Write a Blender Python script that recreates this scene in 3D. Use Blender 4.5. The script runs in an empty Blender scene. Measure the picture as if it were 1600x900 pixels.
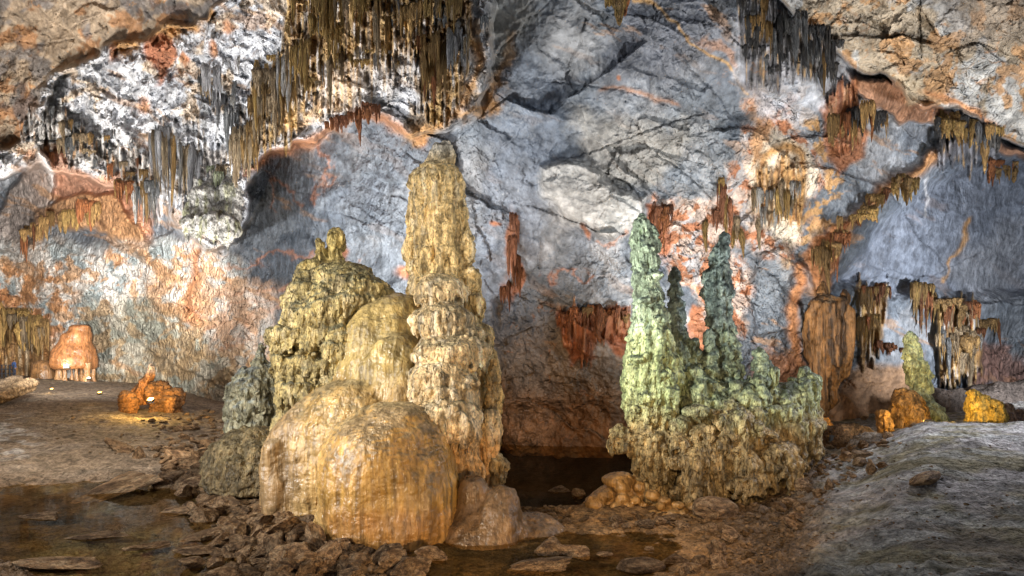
import bpy, bmesh, math, random
import numpy as np
from mathutils import Vector, Matrix

# ------------------------------------------------------------------ camera, world, lights
F = 1043.0            # focal length in photo pixels (1600 wide)
HY = 540.0            # eye level row in the photo
sc = bpy.context.scene
cam_d = bpy.data.cameras.new('camera')
cam = bpy.data.objects.new('camera', cam_d)
sc.collection.objects.link(cam)
cam.location = (0, 0, 0)
cam.rotation_euler = (math.radians(90), 0, 0)
cam_d.sensor_width = 36.0
cam_d.lens = 36.0 * F / 1600.0
cam_d.shift_y = (HY - 450.0) / 1600.0
cam_d.clip_start = 0.1
cam_d.clip_end = 600
sc.camera = cam

world = bpy.data.worlds.new('World')
sc.world = world
world.use_nodes = True
bg = world.node_tree.nodes['Background']
bg.inputs[0].default_value = (0.90, 0.93, 1.0, 1)
bg.inputs[1].default_value = 0.20

sc.view_settings.view_transform = 'Standard'
sc.view_settings.look = 'None'
sc.view_settings.exposure = 0.72
sc.view_settings.gamma = 1.0
sc.view_settings.use_curve_mapping = False
sc.cycles.max_bounces = 5
sc.cycles.diffuse_bounces = 3
sc.cycles.glossy_bounces = 2
sc.cycles.transmission_bounces = 3
sc.cycles.use_denoising = True
sc.cycles.use_adaptive_sampling = False
sc.cycles.sample_clamp_indirect = 4


def at(px, py, D):
    """point seen at photo pixel (px, py) standing D metres in front of the camera"""
    return Vector(((px - 800.0) / F * D, D, (HY - py) / F * D))


def spot(name, loc, target, power, color, size=80, blend=0.7, radius=0.35):
    l = bpy.data.lights.new(name, 'SPOT')
    l.energy = power
    l.color = color
    l.spot_size = math.radians(size)
    l.spot_blend = blend
    l.shadow_soft_size = radius
    o = bpy.data.objects.new(name, l)
    sc.collection.objects.link(o)
    o.location = loc
    d = Vector(target) - Vector(loc)
    o.rotation_euler = d.to_track_quat('-Z', 'Y').to_euler()
    return o


def point(name, loc, power, color, radius=0.15):
    l = bpy.data.lights.new(name, 'POINT')
    l.energy = power
    l.color = color
    l.shadow_soft_size = radius
    o = bpy.data.objects.new(name, l)
    sc.collection.objects.link(o)
    o.location = loc
    return o


COOL = (0.84, 0.92, 1.0)
WARM = (1.0, 0.68, 0.36)
SOFTW = (1.0, 0.85, 0.62)
GREENW = (0.80, 1.0, 0.86)
# the show cave's floodlights: along the walkway, behind the formations, at the foot of the walls, plus added unseen fill spots
spot('cave_flood_or_fill', (-15, 8, 0.5), at(950, 200, 25), 3600, (0.93, 0.96, 1.0), 120, 0.8, 0.5)
spot('cave_flood_or_fill', (17, 12, 1.0), at(900, 150, 26), 2600, (0.90, 0.95, 1.0), 120, 0.8, 0.5)
spot('cave_flood_or_fill', (-22, 20, -3.0), at(250, 120, 30), 8200, (1.0, 0.98, 0.94), 110, 0.6, 1.0)
spot('cave_flood_or_fill', (-9.5, 22, -3.2), at(500, 40, 23), 5200, (1.0, 0.96, 0.90), 120, 0.6, 1.0)
spot('cave_flood_or_fill', at(100, 510, 28), at(120, 370, 66), 52000, (1.0, 0.94, 0.86), 72, 1.0, 0.8)
spot('cave_flood_or_fill', at(-60, 600, 44), at(60, 380, 70), 6000, (1.0, 0.96, 0.90), 110, 0.6, 0.5)
spot('cave_flood_or_fill', at(600, 560, 24), at(440, 270, 38), 1500, (1.0, 0.96, 0.90), 110, 0.8, 0.5)  # added fill, lifts the dark wall beside the hanging mass
spot('cave_flood_or_fill', (-13, 19, -2.6), at(440, 290, 38), 3600, (1.0, 0.98, 0.95), 60, 1.0, 0.6)  # second unseen fill put in for the same dark stretch of wall
spot('cave_flood_or_fill', at(330, 605, 38), at(380, 440, 44), 600, (1.0, 0.95, 0.88), 110, 0.6, 0.5)
spot('cave_flood_or_fill', at(1130, 600, 19.5), at(1180, 230, 25), 2000, (1.0, 0.95, 0.88), 130, 0.7, 0.4)
spot('cave_flood_or_fill', (21, 22, -0.5), at(1500, 400, 32), 3600, (0.95, 0.97, 1.0), 130, 0.7)
spot('cave_flood_or_fill', (14, 14, 0.0), at(1480, 60, 19), 1500, (1.0, 0.93, 0.82), 110, 0.8)
spot('cave_flood_or_fill', (5.5, 6.0, -3.0), at(680, 480, 16), 1900, (1.0, 0.90, 0.72), 75, 0.8, 0.2)
spot('cave_flood_or_fill', (-8.5, 10.5, 2.5), at(560, 560, 16), 1450, (1.0, 0.90, 0.74), 80, 0.8, 0.2)
spot('cave_flood_or_fill', (4.5, 9.5, 4.0), at(695, 290, 17.6), 850, (1.0, 0.93, 0.80), 50, 0.9, 0.2)  # invented lamp, put in to brighten the dark column tip
spot('cave_flood_or_fill', (0.6, 8.6, -3.4), at(640, 800, 14), 400, WARM, 110, 0.8, 0.2)
spot('cave_flood_or_fill', (-1.2, 12.5, 0.6), at(1030, 500, 17), 1100, (0.93, 1.0, 0.94), 70, 0.6, 0.15)
spot('cave_flood_or_fill', (3.0, 8.0, -1.0), at(1080, 700, 17), 620, WARM, 80, 0.9, 0.2)
spot('cave_flood_or_fill', (13.5, 17.0, 3.5), at(1500, 720, 14), 1350, (0.88, 0.90, 1.0), 90, 0.8, 0.2)
spot('cave_flood_or_fill', (-13.0, 17.0, 3.5), at(150, 680, 27), 2900, (1.0, 0.86, 0.70), 110, 0.8, 0.3)  # unseen spot added to brighten the left mud
spot('cave_flood_or_fill', (-8.0, 8.0, 2.0), at(330, 810, 14), 560, (1.0, 0.82, 0.60), 100, 0.8, 0.3)
spot('cave_flood_or_fill', (-24, 24, -2.0), at(60, 60, 38), 5000, (1.0, 0.9, 0.78), 110, 0.8, 0.5)  # unseen spot added to lift the black upper-left vault
spot('cave_flood_or_fill', at(792, 640, 18.6), at(900, 610, 25), 450, (1.0, 0.55, 0.25), 150, 0.8, 0.2)

# ------------------------------------------------------------------ numpy noise
_rng = np.random.RandomState(7)
_perm = _rng.permutation(256).astype(np.int32)
_perm = np.concatenate([_perm, _perm, _perm])
_grad = _rng.normal(size=(256, 3)).astype(np.float32)
_grad /= np.linalg.norm(_grad, axis=1, keepdims=True)


def perlin(x, y, z=0.0, seed=0):
    x = np.asarray(x, np.float32) + seed * 17.31
    y = np.asarray(y, np.float32) + seed * 5.77
    z = np.asarray(z, np.float32) + seed * 9.13 + np.zeros_like(x)
    xi, yi, zi = np.floor(x).astype(np.int32), np.floor(y).astype(np.int32), np.floor(z).astype(np.int32)
    xf, yf, zf = x - xi, y - yi, z - zi
    xi &= 255; yi &= 255; zi &= 255
    u, v, w = (t * t * t * (t * (t * 6 - 15) + 10) for t in (xf, yf, zf))
    r = None
    out = 0
    for dx in (0, 1):
        for dy in (0, 1):
            for dz in (0, 1):
                h = _perm[_perm[_perm[(xi + dx) & 255] + ((yi + dy) & 255)] + ((zi + dz) & 255)]
                g = _grad[h]
                d = g[..., 0] * (xf - dx) + g[..., 1] * (yf - dy) + g[..., 2] * (zf - dz)
                wt = (u if dx else 1 - u) * (v if dy else 1 - v) * (w if dz else 1 - w)
                out = out + wt * d
    return out * 1.5


def fbm(x, y, z=0.0, oct=4, seed=0, gain=0.5, lac=2.03):
    a, s, o = 1.0, 1.0, 0
    for i in range(oct):
        o = o + a * perlin(x * s, y * s, np.asarray(z) * s, seed + i)
        a *= gain; s *= lac
    return o


def ridged(x, y, z=0.0, oct=4, seed=0, gain=0.5, lac=2.1):
    a, s, o, n = 1.0, 1.0, 0, 0
    for i in range(oct):
        o = o + a * (1 - np.abs(perlin(x * s, y * s, np.asarray(z) * s, seed + i)) * 2)
        n += a; a *= gain; s *= lac
    return o / n


def worley(x, y, z, seed=0, want2=False):
    x = np.asarray(x, np.float32); y = np.asarray(y, np.float32)
    z = np.asarray(z, np.float32) + np.zeros_like(x)
    xi, yi, zi = np.floor(x).astype(np.int32), np.floor(y).astype(np.int32), np.floor(z).astype(np.int32)
    f1 = np.full(x.shape, 9.0, np.float32); f2 = f1.copy()
    cid = np.zeros(x.shape, np.int32)
    for dx in (-1, 0, 1):
        for dy in (-1, 0, 1):
            for dz in (-1, 0, 1):
                cx, cy, cz = xi + dx, yi + dy, zi + dz
                h = _perm[_perm[_perm[(cx + seed) & 255] + (cy & 255)] + (cz & 255)]
                g = _grad[h]
                d = (cx + .5 + g[..., 0] * .6 - x) ** 2 + (cy + .5 + g[..., 1] * .6 - y) ** 2 + (cz + .5 + g[..., 2] * .6 - z) ** 2
                m = d < f1
                f2 = np.where(m, f1, np.minimum(f2, d))
                cid = np.where(m, h, cid)
                f1 = np.where(m, d, f1)
    f1, f2 = np.sqrt(f1), np.sqrt(f2)
    return (f1, f2, cid) if want2 else f1


def sstep(a, b, x):
    t = np.clip((x - a) / (b - a), 0, 1)
    return t * t * (3 - 2 * t)


def mix(a, b, t):
    t = np.asarray(t)
    if t.ndim and np.ndim(a) > 0 and (np.shape(a) == (3,) or np.ndim(a) == t.ndim + 1):
        t = t[..., None]
    elif t.ndim and np.ndim(b) == t.ndim + 1:
        t = t[..., None]
    return a * (1 - t) + b * t


# ------------------------------------------------------------------ mesh + object helpers
col = sc.collection


def tag(o, label=None, cat=None, group=None, kind=None):
    if label: o['label'] = label
    if cat: o['category'] = cat
    if group: o['group'] = group
    if kind: o['kind'] = kind
    elif cat: o['kind'] = 'thing'
    return o


def empty(name, loc=(0, 0, 0)):
    o = bpy.data.objects.new(name, None)
    o.empty_display_size = 0.3
    col.objects.link(o)
    o.location = loc
    return o


def mesh_from(name, V, Fc, colors=None, smooth=True):
    me = bpy.data.meshes.new(name)
    V = np.asarray(V, np.float32)
    Fc = np.asarray(Fc, np.int32)
    me.vertices.add(len(V)); me.vertices.foreach_set('co', V.ravel())
    k = Fc.shape[1]
    me.loops.add(Fc.size); me.loops.foreach_set('vertex_index', Fc.ravel())
    me.polygons.add(len(Fc))
    me.polygons.foreach_set('loop_start', np.arange(0, Fc.size, k, dtype=np.int32))
    me.polygons.foreach_set('loop_total', np.full(len(Fc), k, np.int32))
    me.polygons.foreach_set('use_smooth', np.full(len(Fc), smooth, bool))
    me.update(calc_edges=True)
    if colors is not None:
        setcol(me, colors)
    return me


def setcol(me, colors):
    a = me.color_attributes.new('Col', 'FLOAT_COLOR', 'POINT')
    c = np.ones((len(me.vertices), 4), np.float32)
    c[:, :3] = np.clip(colors, 0.005, 0.95)
    a.data.foreach_set('color', c.ravel())


def obj(name, me, mat=None, parent=None, loc=None):
    o = bpy.data.objects.new(name, me)
    col.objects.link(o)
    if mat is not None:
        me.materials.clear(); me.materials.append(mat)
    if loc is not None: o.location = loc
    if parent is not None: o.parent = parent
    return o


def grid_faces(nr, nc):
    i = np.arange(nr - 1)[:, None] * nc + np.arange(nc - 1)[None, :]
    i = i.ravel()
    return np.stack([i, i + 1, i + nc + 1, i + nc], 1)


# ------------------------------------------------------------------ materials
def rock_mat(name, bumps, rough=0.75, var=0.25, varscale=1.5, spec=0.35, base=None, rnd=0.0, wet=None, fine_var=(), rattr=None):
    """bumps: list of (kind, scale, zstretch, distance). Colour from the mesh attribute Col or base."""
    m = bpy.data.materials.new(name)
    m.use_nodes = True
    nt = m.node_tree
    N, L = nt.nodes, nt.links
    bs = N['Principled BSDF']
    tc = N.new('ShaderNodeTexCoord')
    if base is None:
        at_ = N.new('ShaderNodeAttribute'); at_.attribute_name = 'Col'
        csrc = at_.outputs['Color']
    else:
        rgb = N.new('ShaderNodeRGB'); rgb.outputs[0].default_value = (*base, 1)
        csrc = rgb.outputs[0]
    no = N.new('ShaderNodeTexNoise'); no.inputs['Scale'].default_value = varscale; no.inputs['Detail'].default_value = 4
    no.inputs['Roughness'].default_value = 0.72
    L.new(tc.outputs['Object'], no.inputs['Vector'])
    mr = N.new('ShaderNodeMapRange')
    mr.inputs[1].default_value = 0.3; mr.inputs[2].default_value = 0.7
    mr.inputs[3].default_value = 1 - var; mr.inputs[4].default_value = 1 + var
    L.new(no.outputs['Fac'], mr.inputs[0])
    vm = N.new('ShaderNodeVectorMath'); vm.operation = 'SCALE'
    L.new(csrc, vm.inputs[0]); L.new(mr.outputs[0], vm.inputs['Scale'])
    out = vm.outputs[0]
    for fs_, zs_, lo_ in fine_var:
        mpv = N.new('ShaderNodeMapping'); mpv.inputs['Scale'].default_value = (fs_, fs_, fs_ * zs_)
        L.new(tc.outputs['Object'], mpv.inputs['Vector'])
        nv = N.new('ShaderNodeTexNoise'); nv.inputs['Scale'].default_value = 1; nv.inputs['Detail'].default_value = 2.5
        nv.inputs['Roughness'].default_value = 0.7
        L.new(mpv.outputs[0], nv.inputs['Vector'])
        mv = N.new('ShaderNodeMapRange'); mv.inputs[1].default_value = 0.38; mv.inputs[2].default_value = 0.56
        mv.inputs[3].default_value = lo_; mv.inputs[4].default_value = 1 + (1 - lo_) * 0.45
        L.new(nv.outputs['Fac'], mv.inputs[0])
        vv = N.new('ShaderNodeVectorMath'); vv.operation = 'SCALE'
        L.new(out, vv.inputs[0]); L.new(mv.outputs[0], vv.inputs['Scale'])
        out = vv.outputs[0]
    if rnd > 0:
        oi = N.new('ShaderNodeObjectInfo')
        mr2 = N.new('ShaderNodeMapRange')
        mr2.inputs[3].default_value = 1 - rnd; mr2.inputs[4].default_value = 1 + rnd
        L.new(oi.outputs['Random'], mr2.inputs[0])
        vm2 = N.new('ShaderNodeVectorMath'); vm2.operation = 'SCALE'
        L.new(out, vm2.inputs[0]); L.new(mr2.outputs[0], vm2.inputs['Scale'])
        out = vm2.outputs[0]
    L.new(out, bs.inputs['Base Color'])
    if wet is not None:
        n2 = N.new('ShaderNodeTexNoise'); n2.inputs['Scale'].default_value = wet[0]; n2.inputs['Detail'].default_value = 4
        L.new(tc.outputs['Object'], n2.inputs['Vector'])
        m3 = N.new('ShaderNodeMapRange')
        m3.inputs[1].default_value = 0.42; m3.inputs[2].default_value = 0.62
        m3.inputs[3].default_value = rough; m3.inputs[4].default_value = wet[1]
        L.new(n2.outputs['Fac'], m3.inputs[0]); L.new(m3.outputs[0], bs.inputs['Roughness'])
    else:
        bs.inputs['Roughness'].default_value = rough
    bs.inputs['Specular IOR Level'].default_value = spec
    prev = None
    for kind, s, zs, dist in bumps:
        mp = N.new('ShaderNodeMapping')
        mp.inputs['Scale'].default_value = (s, s, s * zs)
        L.new(tc.outputs['Object'], mp.inputs['Vector'])
        if kind == 'noise':
            t = N.new('ShaderNodeTexNoise'); t.inputs['Scale'].default_value = 1.0
            t.inputs['Detail'].default_value = 2.6; t.inputs['Roughness'].default_value = 0.68
            h = t.outputs['Fac']
        elif kind == 'ridge':
            t = N.new('ShaderNodeTexNoise'); t.noise_type = 'RIDGED_MULTIFRACTAL'
            t.inputs['Scale'].default_value = 1.0; t.inputs['Detail'].default_value = 3
            h = t.outputs['Fac']
        elif kind == 'cell':
            t = N.new('ShaderNodeTexVoronoi'); t.inputs['Scale'].default_value = 1.0
            t.feature = 'SMOOTH_F1'; t.inputs['Smoothness'].default_value = 0.3
            iv = N.new('ShaderNodeMath'); iv.operation = 'SUBTRACT'; iv.inputs[0].default_value = 1.0
            L.new(t.outputs['Distance'], iv.inputs[1]); h = iv.outputs[0]
        L.new(mp.outputs[0], t.inputs['Vector'])
        b = N.new('ShaderNodeBump')
        b.inputs['Strength'].default_value = 1.0
        b.inputs['Distance'].default_value = dist
        if rattr:
            ra = N.new('ShaderNodeAttribute'); ra.attribute_name = rattr
            L.new(ra.outputs['Fac'], b.inputs['Strength'])
        L.new(h, b.inputs['Height'])
        if prev: L.new(prev, b.inputs['Normal'])
        prev = b.outputs[0]
    if prev: L.new(prev, bs.inputs['Normal'])
    return m


def flat_mat(name, c, rough=0.6, metal=0.0):
    m = bpy.data.materials.new(name); m.use_nodes = True
    nt = m.node_tree; bs = nt.nodes['Principled BSDF']
    no = nt.nodes.new('ShaderNodeTexNoise'); no.inputs['Scale'].default_value = 14
    cr = nt.nodes.new('ShaderNodeValToRGB')
    cr.color_ramp.elements[0].color = (*[v * 0.75 for v in c], 1)
    cr.color_ramp.elements[1].color = (*[min(1, v * 1.25) for v in c], 1)
    nt.links.new(no.outputs['Fac'], cr.inputs[0]); nt.links.new(cr.outputs[0], bs.inputs['Base Color'])
    bs.inputs['Roughness'].default_value = rough; bs.inputs['Metallic'].default_value = metal
    return m


def glow_mat(name, c, s):
    m = bpy.data.materials.new(name); m.use_nodes = True
    bs = m.node_tree.nodes['Principled BSDF']
    bs.inputs['Emission Color'].default_value = (*c, 1)
    bs.inputs['Emission Strength'].default_value = s
    bs.inputs['Base Color'].default_value = (*c, 1)
    return m


M_wall = rock_mat('limestone', [('ridge', 0.6, 1.0, 0.10), ('noise', 1.1, 0.9, 0.85), ('noise', 3.2, 1.0, 0.34)], 0.7, 0.25, 0.8, 0.4, wet=(0.35, 0.45), fine_var=((1.6, 1.0, 0.78), (4.5, 0.8, 0.84)), rattr='Rgh')
M_mud = rock_mat('cave_mud', [('noise', 2.0, 1, 0.30), ('noise', 7, 1, 0.16), ('noise', 18, 1, 0.05)], 0.9, 0.25, 1.2, 0.2, fine_var=((3, 1, 0.62), (11, 1, 0.68)))
M_smooth = rock_mat('smooth_flowstone', [('noise', 2.0, 1.0, 0.10), ('noise', 8, 0.07, 0.05), ('noise', 16, 1.0, 0.018)], 0.42, 0.18, 2.0, 0.6, wet=(1.6, 0.20), fine_var=((8, 0.06, 0.60), (2.5, 0.6, 0.76)))
M_coral = rock_mat('cave_coral', [('cell', 6, 0.8, 0.12), ('noise', 9, 0.3, 0.16), ('noise', 14, 0.7, 0.06)], 0.62, 0.25, 2.5, 0.4, wet=(1.5, 0.35), fine_var=((4, 0.35, 0.52), (10, 0.6, 0.6)))
M_hang = rock_mat('dripstone', [('noise', 3.0, 0.12, 0.34), ('noise', 6, 0.3, 0.12)], 0.6, 0.3, 2.0, 0.4, rnd=0.4, fine_var=((2.5, 0.2, 0.62), (6, 0.4, 0.7)))
M_rub = rock_mat('rubble_stone', [('noise', 3, 1.6, 0.16), ('noise', 9, 1.2, 0.06)], 0.8, 0.3, 2.0, 0.3, rnd=0.4, fine_var=((4, 1.3, 0.6), (14, 1, 0.7)))

# ------------------------------------------------------------------ cave wall
def poly_sdf(X, Y, pts):
    """signed distance (negative inside) to a polygon"""
    P = np.array(pts, np.float32)
    d = np.full(X.shape, 1e9, np.float32)
    inside = np.zeros(X.shape, bool)
    n = len(P)
    for i in range(n):
        ax, ay = P[i]; bx, by = P[(i + 1) % n]
        ex, ey = bx - ax, by - ay
        t = np.clip(((X - ax) * ex + (Y - ay) * ey) / (ex * ex + ey * ey + 1e-9), 0, 1)
        d = np.minimum(d, (X - ax - t * ex) ** 2 + (Y - ay - t * ey) ** 2)
        c = ((ay > Y) != (by > Y)) & (X < (bx - ax) * (Y - ay) / (by - ay + 1e-9) + ax)
        inside ^= c
    d = np.sqrt(d)
    return np.where(inside, -d, d)


def line_d(X, Y, pts):
    P = np.array(pts, np.float32)
    d = np.full(X.shape, 1e9, np.float32)
    for i in range(len(P) - 1):
        ax, ay = P[i]; bx, by = P[i + 1]
        ex, ey = bx - ax, by - ay
        t = np.clip(((X - ax) * ex + (Y - ay) * ey) / (ex * ex + ey * ey + 1e-9), 0, 1)
        d = np.minimum(d, (X - ax - t * ex) ** 2 + (Y - ay - t * ey) ** 2)
    return np.sqrt(d)


gx = np.concatenate([np.linspace(-1500, -110, 90), np.arange(-100, 1700, 1.7), np.linspace(1710, 3100, 90)])
gy = np.concatenate([np.linspace(-1500, -70, 90), np.arange(-60, 740, 1.7), np.linspace(745, 900, 8)])
GX, GY = np.meshgrid(gx, gy)
GX = GX.astype(np.float32); GY = GY.astype(np.float32)
# warped coordinates give every border a natural, ragged course
WX = GX + 14 * fbm(GX / 60, GY / 60, 1, 4, 11)
WY = GY + 14 * fbm(GX / 60, GY / 60, 5, 4, 12)
WX2 = GX + 30 * fbm(GX / 90, GY / 90, 8, 5, 21, 0.6)
WY2 = GY + 30 * fbm(GX / 90, GY / 90, 9, 5, 22, 0.6)


def region(pts, feather=6, warp=1, grow=0.0):
    X, Y = ((GX, GY), (WX, WY), (WX2, WY2))[warp]
    return 1 - sstep(-feather, feather, poly_sdf(X, Y, pts) - grow)


Dc = np.interp(gx, [-1500, -900, -500, -200, 0, 100, 200, 300, 400, 500, 650, 800, 950, 1100, 1250, 1350, 1450, 1600, 1900, 2400, 3100],
               [9, 22, 42, 62, 72, 66, 60, 51, 43, 35, 29, 26, 25.3, 26, 27, 28, 31, 37, 36, 22, 9])
k = np.hanning(61); k /= k.sum()
Dc = np.convolve(np.pad(Dc, 30, 'edge'), k, 'valid')
lean = np.interp(gy, [-1500, -900, -400, 0, 250, 450, 600, 900], [0.16, 0.26, 0.52, 0.78, 0.90, 0.97, 1.0, 1.0])
D = Dc[None, :] * lean[:, None]

# broad limestone planes, each tilted its own way, meeting in steps and fractures
def facets(X, Y, seed):
    xi, yi = np.floor(X).astype(np.int32), np.floor(Y).astype(np.int32)
    b1 = np.full(X.shape, 9.0, np.float32); b2 = b1.copy(); h = np.zeros(X.shape, np.float32)
    for dx in (-1, 0, 1):
        for dy in (-1, 0, 1):
            cx, cy = xi + dx, yi + dy
            g = _grad[_perm[_perm[(cx + seed) & 255] + (cy & 255)]]; g2 = _grad[_perm[_perm[(cx + seed + 77) & 255] + (cy & 255)]]
            ox, oy = X - (cx + .5 + g[..., 0] * .6), Y - (cy + .5 + g[..., 1] * .6)
            d = ox * ox + oy * oy
            m = d < b1
            b2 = np.where(m, b1, np.minimum(b2, d)); b1 = np.where(m, d, b1)
            h = np.where(m, ox * g2[..., 0] + oy * g2[..., 1] + 0.45 * g2[..., 2], h)
    return h, np.sqrt(b2) - np.sqrt(b1)


c4, s4 = math.cos(0.45), math.sin(0.45)
QX = GX * c4 + GY * s4 + 9 * fbm(GX / 60, GY / 60, 2, 4, 17); QY = -GX * s4 + GY * c4 + 9 * fbm(GX / 60, GY / 60, 6, 4, 18)
h1, e1 = facets(QX / 240, QY / 120, 3)
h2, e2 = facets(QX / 95, QY / 50, 31)
h3, e3 = facets(QX / 36, QY / 17, 61)
facet = perlin(WX2 / 210, WY2 / 170, 7.7) * 0.6 + 0.5 * ridged(WX2 / 260, WY2 / 200, 2.2, 3, 31)
fq = sstep(-0.15, 0.35, perlin(GX / 140, GY / 120, 6.6, 44) + 0.1)
rel = facet * 0.022 + 0.026 * h1 * (1 - region([(370, 220), (530, 220), (530, 370), (370, 370)], 25)) + 0.011 * h2 * (0.3 + 0.7 * fq) + 0.0035 * h3 * fq + 0.007 * fbm(GX / 60, GY / 60, 0, 5, 41, 0.5)
# bedding: slanting steps
bed = (WX2 * 0.55 + WY2 * 0.85) / 70 + 0.8 * perlin(GX / 200, GY / 200, 4)
fr = bed - np.floor(bed)
rel += 0.006 * (fr ** 3) * (0.5 + 0.5 * perlin(GX / 120, GY / 120, 6))

mass_pts = [(-60, 250), (40, 205), (60, 140), (120, 90), (180, 70), (330, 30), (380, -60), (770, -60), (765, 130), (750, 180), (700, 197), (640, 212),
            (600, 188), (560, 178), (480, 222), (410, 250), (388, 300), (372, 385), (320, 385), (275, 350), (250, 300), (180, 290), (110, 275), (40, 260), (-60, 290)]
m_mass = region(mass_pts, 5, 1)
m_mass_c = region(mass_pts, 16, 1)
Dm = np.interp(gx, [-1500, -100, 100, 300, 420, 560, 700, 800, 3100], [24, 36, 33, 29.5, 26.5, 23.5, 21, 20, 20])[None, :] * \
    np.interp(gy, [-1500, -600, -60, 0, 200, 400], [0.28, 0.5, 0.83, 0.88, 0.99, 1.06])[:, None]
vault_pts = [(-1500, -1500), (460, -1500), (420, -60), (335, 36), (210, 80), (125, 105), (75, 150), (52, 205), (0, 235), (-200, 260), (-1500, 300)]
m_vault = region(vault_pts, 5, 1)
D = mix(D, np.minimum(D, np.interp(gx, [-1500, -100, 100, 300, 420], [20, 34.6, 32.2, 28.8, 26])[None, :] * np.interp(gy, [-1500, -600, -60, 0, 200, 400], [0.28, 0.5, 0.83, 0.88, 0.99, 1.06])[:, None]), m_vault)
rel += m_mass * (0.030 * ridged((WX + 0.5 * WY) / 60, (WY - 0.5 * WX) / 75, 3, 5, 51, 0.55) + 0.010 * h3 + 0.007 * fbm(GX / 9, GY / 20, 3, 3, 55))

D = mix(D, np.minimum(Dm, D * 0.97), m_mass)
m_vault = m_vault * (1 - m_mass)
# upper-right brown ceiling
ceil_pts = [(1190, -60), (1170, -1500), (3100, -1500), (3100, 330), (1750, 270), (1600, 225), (1560, 205), (1500, 175), (1440, 165), (1380, 115), (1320, 95), (1270, 60), (1215, 10)]
m_ceil = region(ceil_pts, 4, 1)
Dce = np.interp(gx, [-1500, 1150, 1300, 1450, 1600, 1800, 3100], [22, 21, 20.5, 20.5, 21, 20, 12])[None, :] * \
    np.interp(gy, [-1500, -600, -60, 0, 200, 400], [0.24, 0.42, 0.80, 0.86, 1.03, 1.1])[:, None]
D = mix(D, np.minimum(Dce, D * 0.98), m_ceil)
# rusty second lip under the ceiling
lip2 = region([(1320, 105), (1400, 130), (1470, 170), (1540, 210), (1600, 235), (1600, 250), (1530, 230), (1450, 195), (1400, 190), (1350, 150)], 4)
D = D * (1 - 0.05 * lip2)
# slanting rusty ridge carrying a fringe of stalactites, jellyfish shelf, overhang by the tall green column
ridge_l = line_d(WX, WY, [(1265, 455), (1290, 400), (1330, 345), (1390, 290), (1440, 265), (1500, 225), (1545, 215)])
D = D * (1 - 0.035 * np.exp(-(ridge_l / 12) ** 2))
# grey slab right of that ridge lies a little further back; the bulge at the middle of the wall
slab_r = region([(1300, 440), (1420, 310), (1500, 260), (1700, 230), (1700, 460), (1560, 470), (1430, 460)], 14)
D = D * (1 + 0.05 * slab_r)
bulge = region([(850, 260), (890, 245), (1010, 310), (1010, 350), (960, 372), (880, 350), (850, 310)], 10)
D = D * (1 - 0.035 * bulge)
rslab = region([(1190, 400), (1230, 380), (1262, 425), (1262, 520), (1180, 530), (1165, 450)], 6)
D = D * (1 - 0.02 * rslab)
# recess with the undercut above the dark water
rec = region([(770, 470), (860, 478), (1000, 482), (1000, 730), (770, 730)], 12)
D = D * (1 + 0.03 * rec)
under = sstep(628, 645, WY) * region([(760, 600), (1010, 600), (1010, 760), (760, 760)], 10)
D = D * (1 + 0.015 * under)
# left slab + its orange flow
sl = region([(15, 300), (62, 235), (92, 300), (80, 345), (40, 390), (-20, 395)], 4)
D = D * (1 - 0.04 * sl)
fl = region([(60, 345), (130, 300), (175, 305), (215, 345), (250, 395), (232, 405), (150, 350), (90, 360), (50, 400)], 5)
D = D * (1 - 0.035 * fl)
# low, rough foot of the far left wall
lf = region([(-300, 400), (330, 380), (420, 480), (420, 640), (-300, 640)], 20)
rel += lf * 0.02 * ridged(WX2 / 90, WY2 / 70, 5, 4, 61)
# cracks
crk = np.zeros_like(D)
CR = [([(885, 250), (940, 232), (1000, 208), (1050, 190), (1105, 175)], 1.2, 1),
      ([(850, 128), (905, 132), (975, 142), (1060, 170)], 1.2, .6),
      ([(880, 250), (930, 262), (985, 290), (1010, 322)], 1.5, 1),
      ([(1025, 240), (1060, 262), (1095, 292), (1110, 310)], 1.6, 1),
      ([(1055, 225), (1090, 235), (1115, 250)], 1.4, .8),
      ([(1180, 395), (1210, 393), (1245, 415), (1262, 430)], 1.6, 1),
      ([(500, 230), (503, 280), (508, 330)], 1.2, .7),
      ([(400, 290), (450, 295), (500, 308)], 1.2, .7),
      ([(1315, 445), (1380, 430), (1430, 445), (1480, 420), (1530, 395)], 1.5, .8),
      ([(1445, 340), (1448, 400), (1440, 440)], 1.1, .7),
      ([(1438, 0), (1437, 50), (1440, 90)], 1.8, 1),
      ([(1370, 78), (1400, 82), (1412, 100)], 1.6, 1),
      ([(75, 240), (140, 190), (185, 175)], 1.3, .8),
      ([(0, 60), (60, 70), (120, 60), (170, 40)], 1.3, .8),
      ([(20, 20), (80, 60), (60, 110), (0, 150)], 1.2, .8)]
for pts, w, s in CR:
    crk = np.maximum(crk, 0.8 * s * np.exp(-(line_d(GX + 3 * perlin(GX / 9, GY / 9), GY + 3 * perlin(GX / 9, GY / 9, 5), pts) / (w * 0.8)) ** 2))
RX, RY = QX, QY
net = (1 - sstep(0.0, 0.012, e1)) * sstep(-0.1, 0.5, perlin(GX / 90, GY / 80, 3.3, 4) + 0.1)
net2 = (1 - sstep(0.0, 0.03, e2)) * sstep(0.1, 0.5, perlin(GX / 60, GY / 60, 5.3, 4) + 0.05 + 0.2 * lf)
strokes = sstep(0.86, 0.98, ridged(RX / 90, RY / 18, 2, 2, 71)) * sstep(0.0, 0.45, perlin(GX / 70, GY / 70, 1.3, 14))
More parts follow.
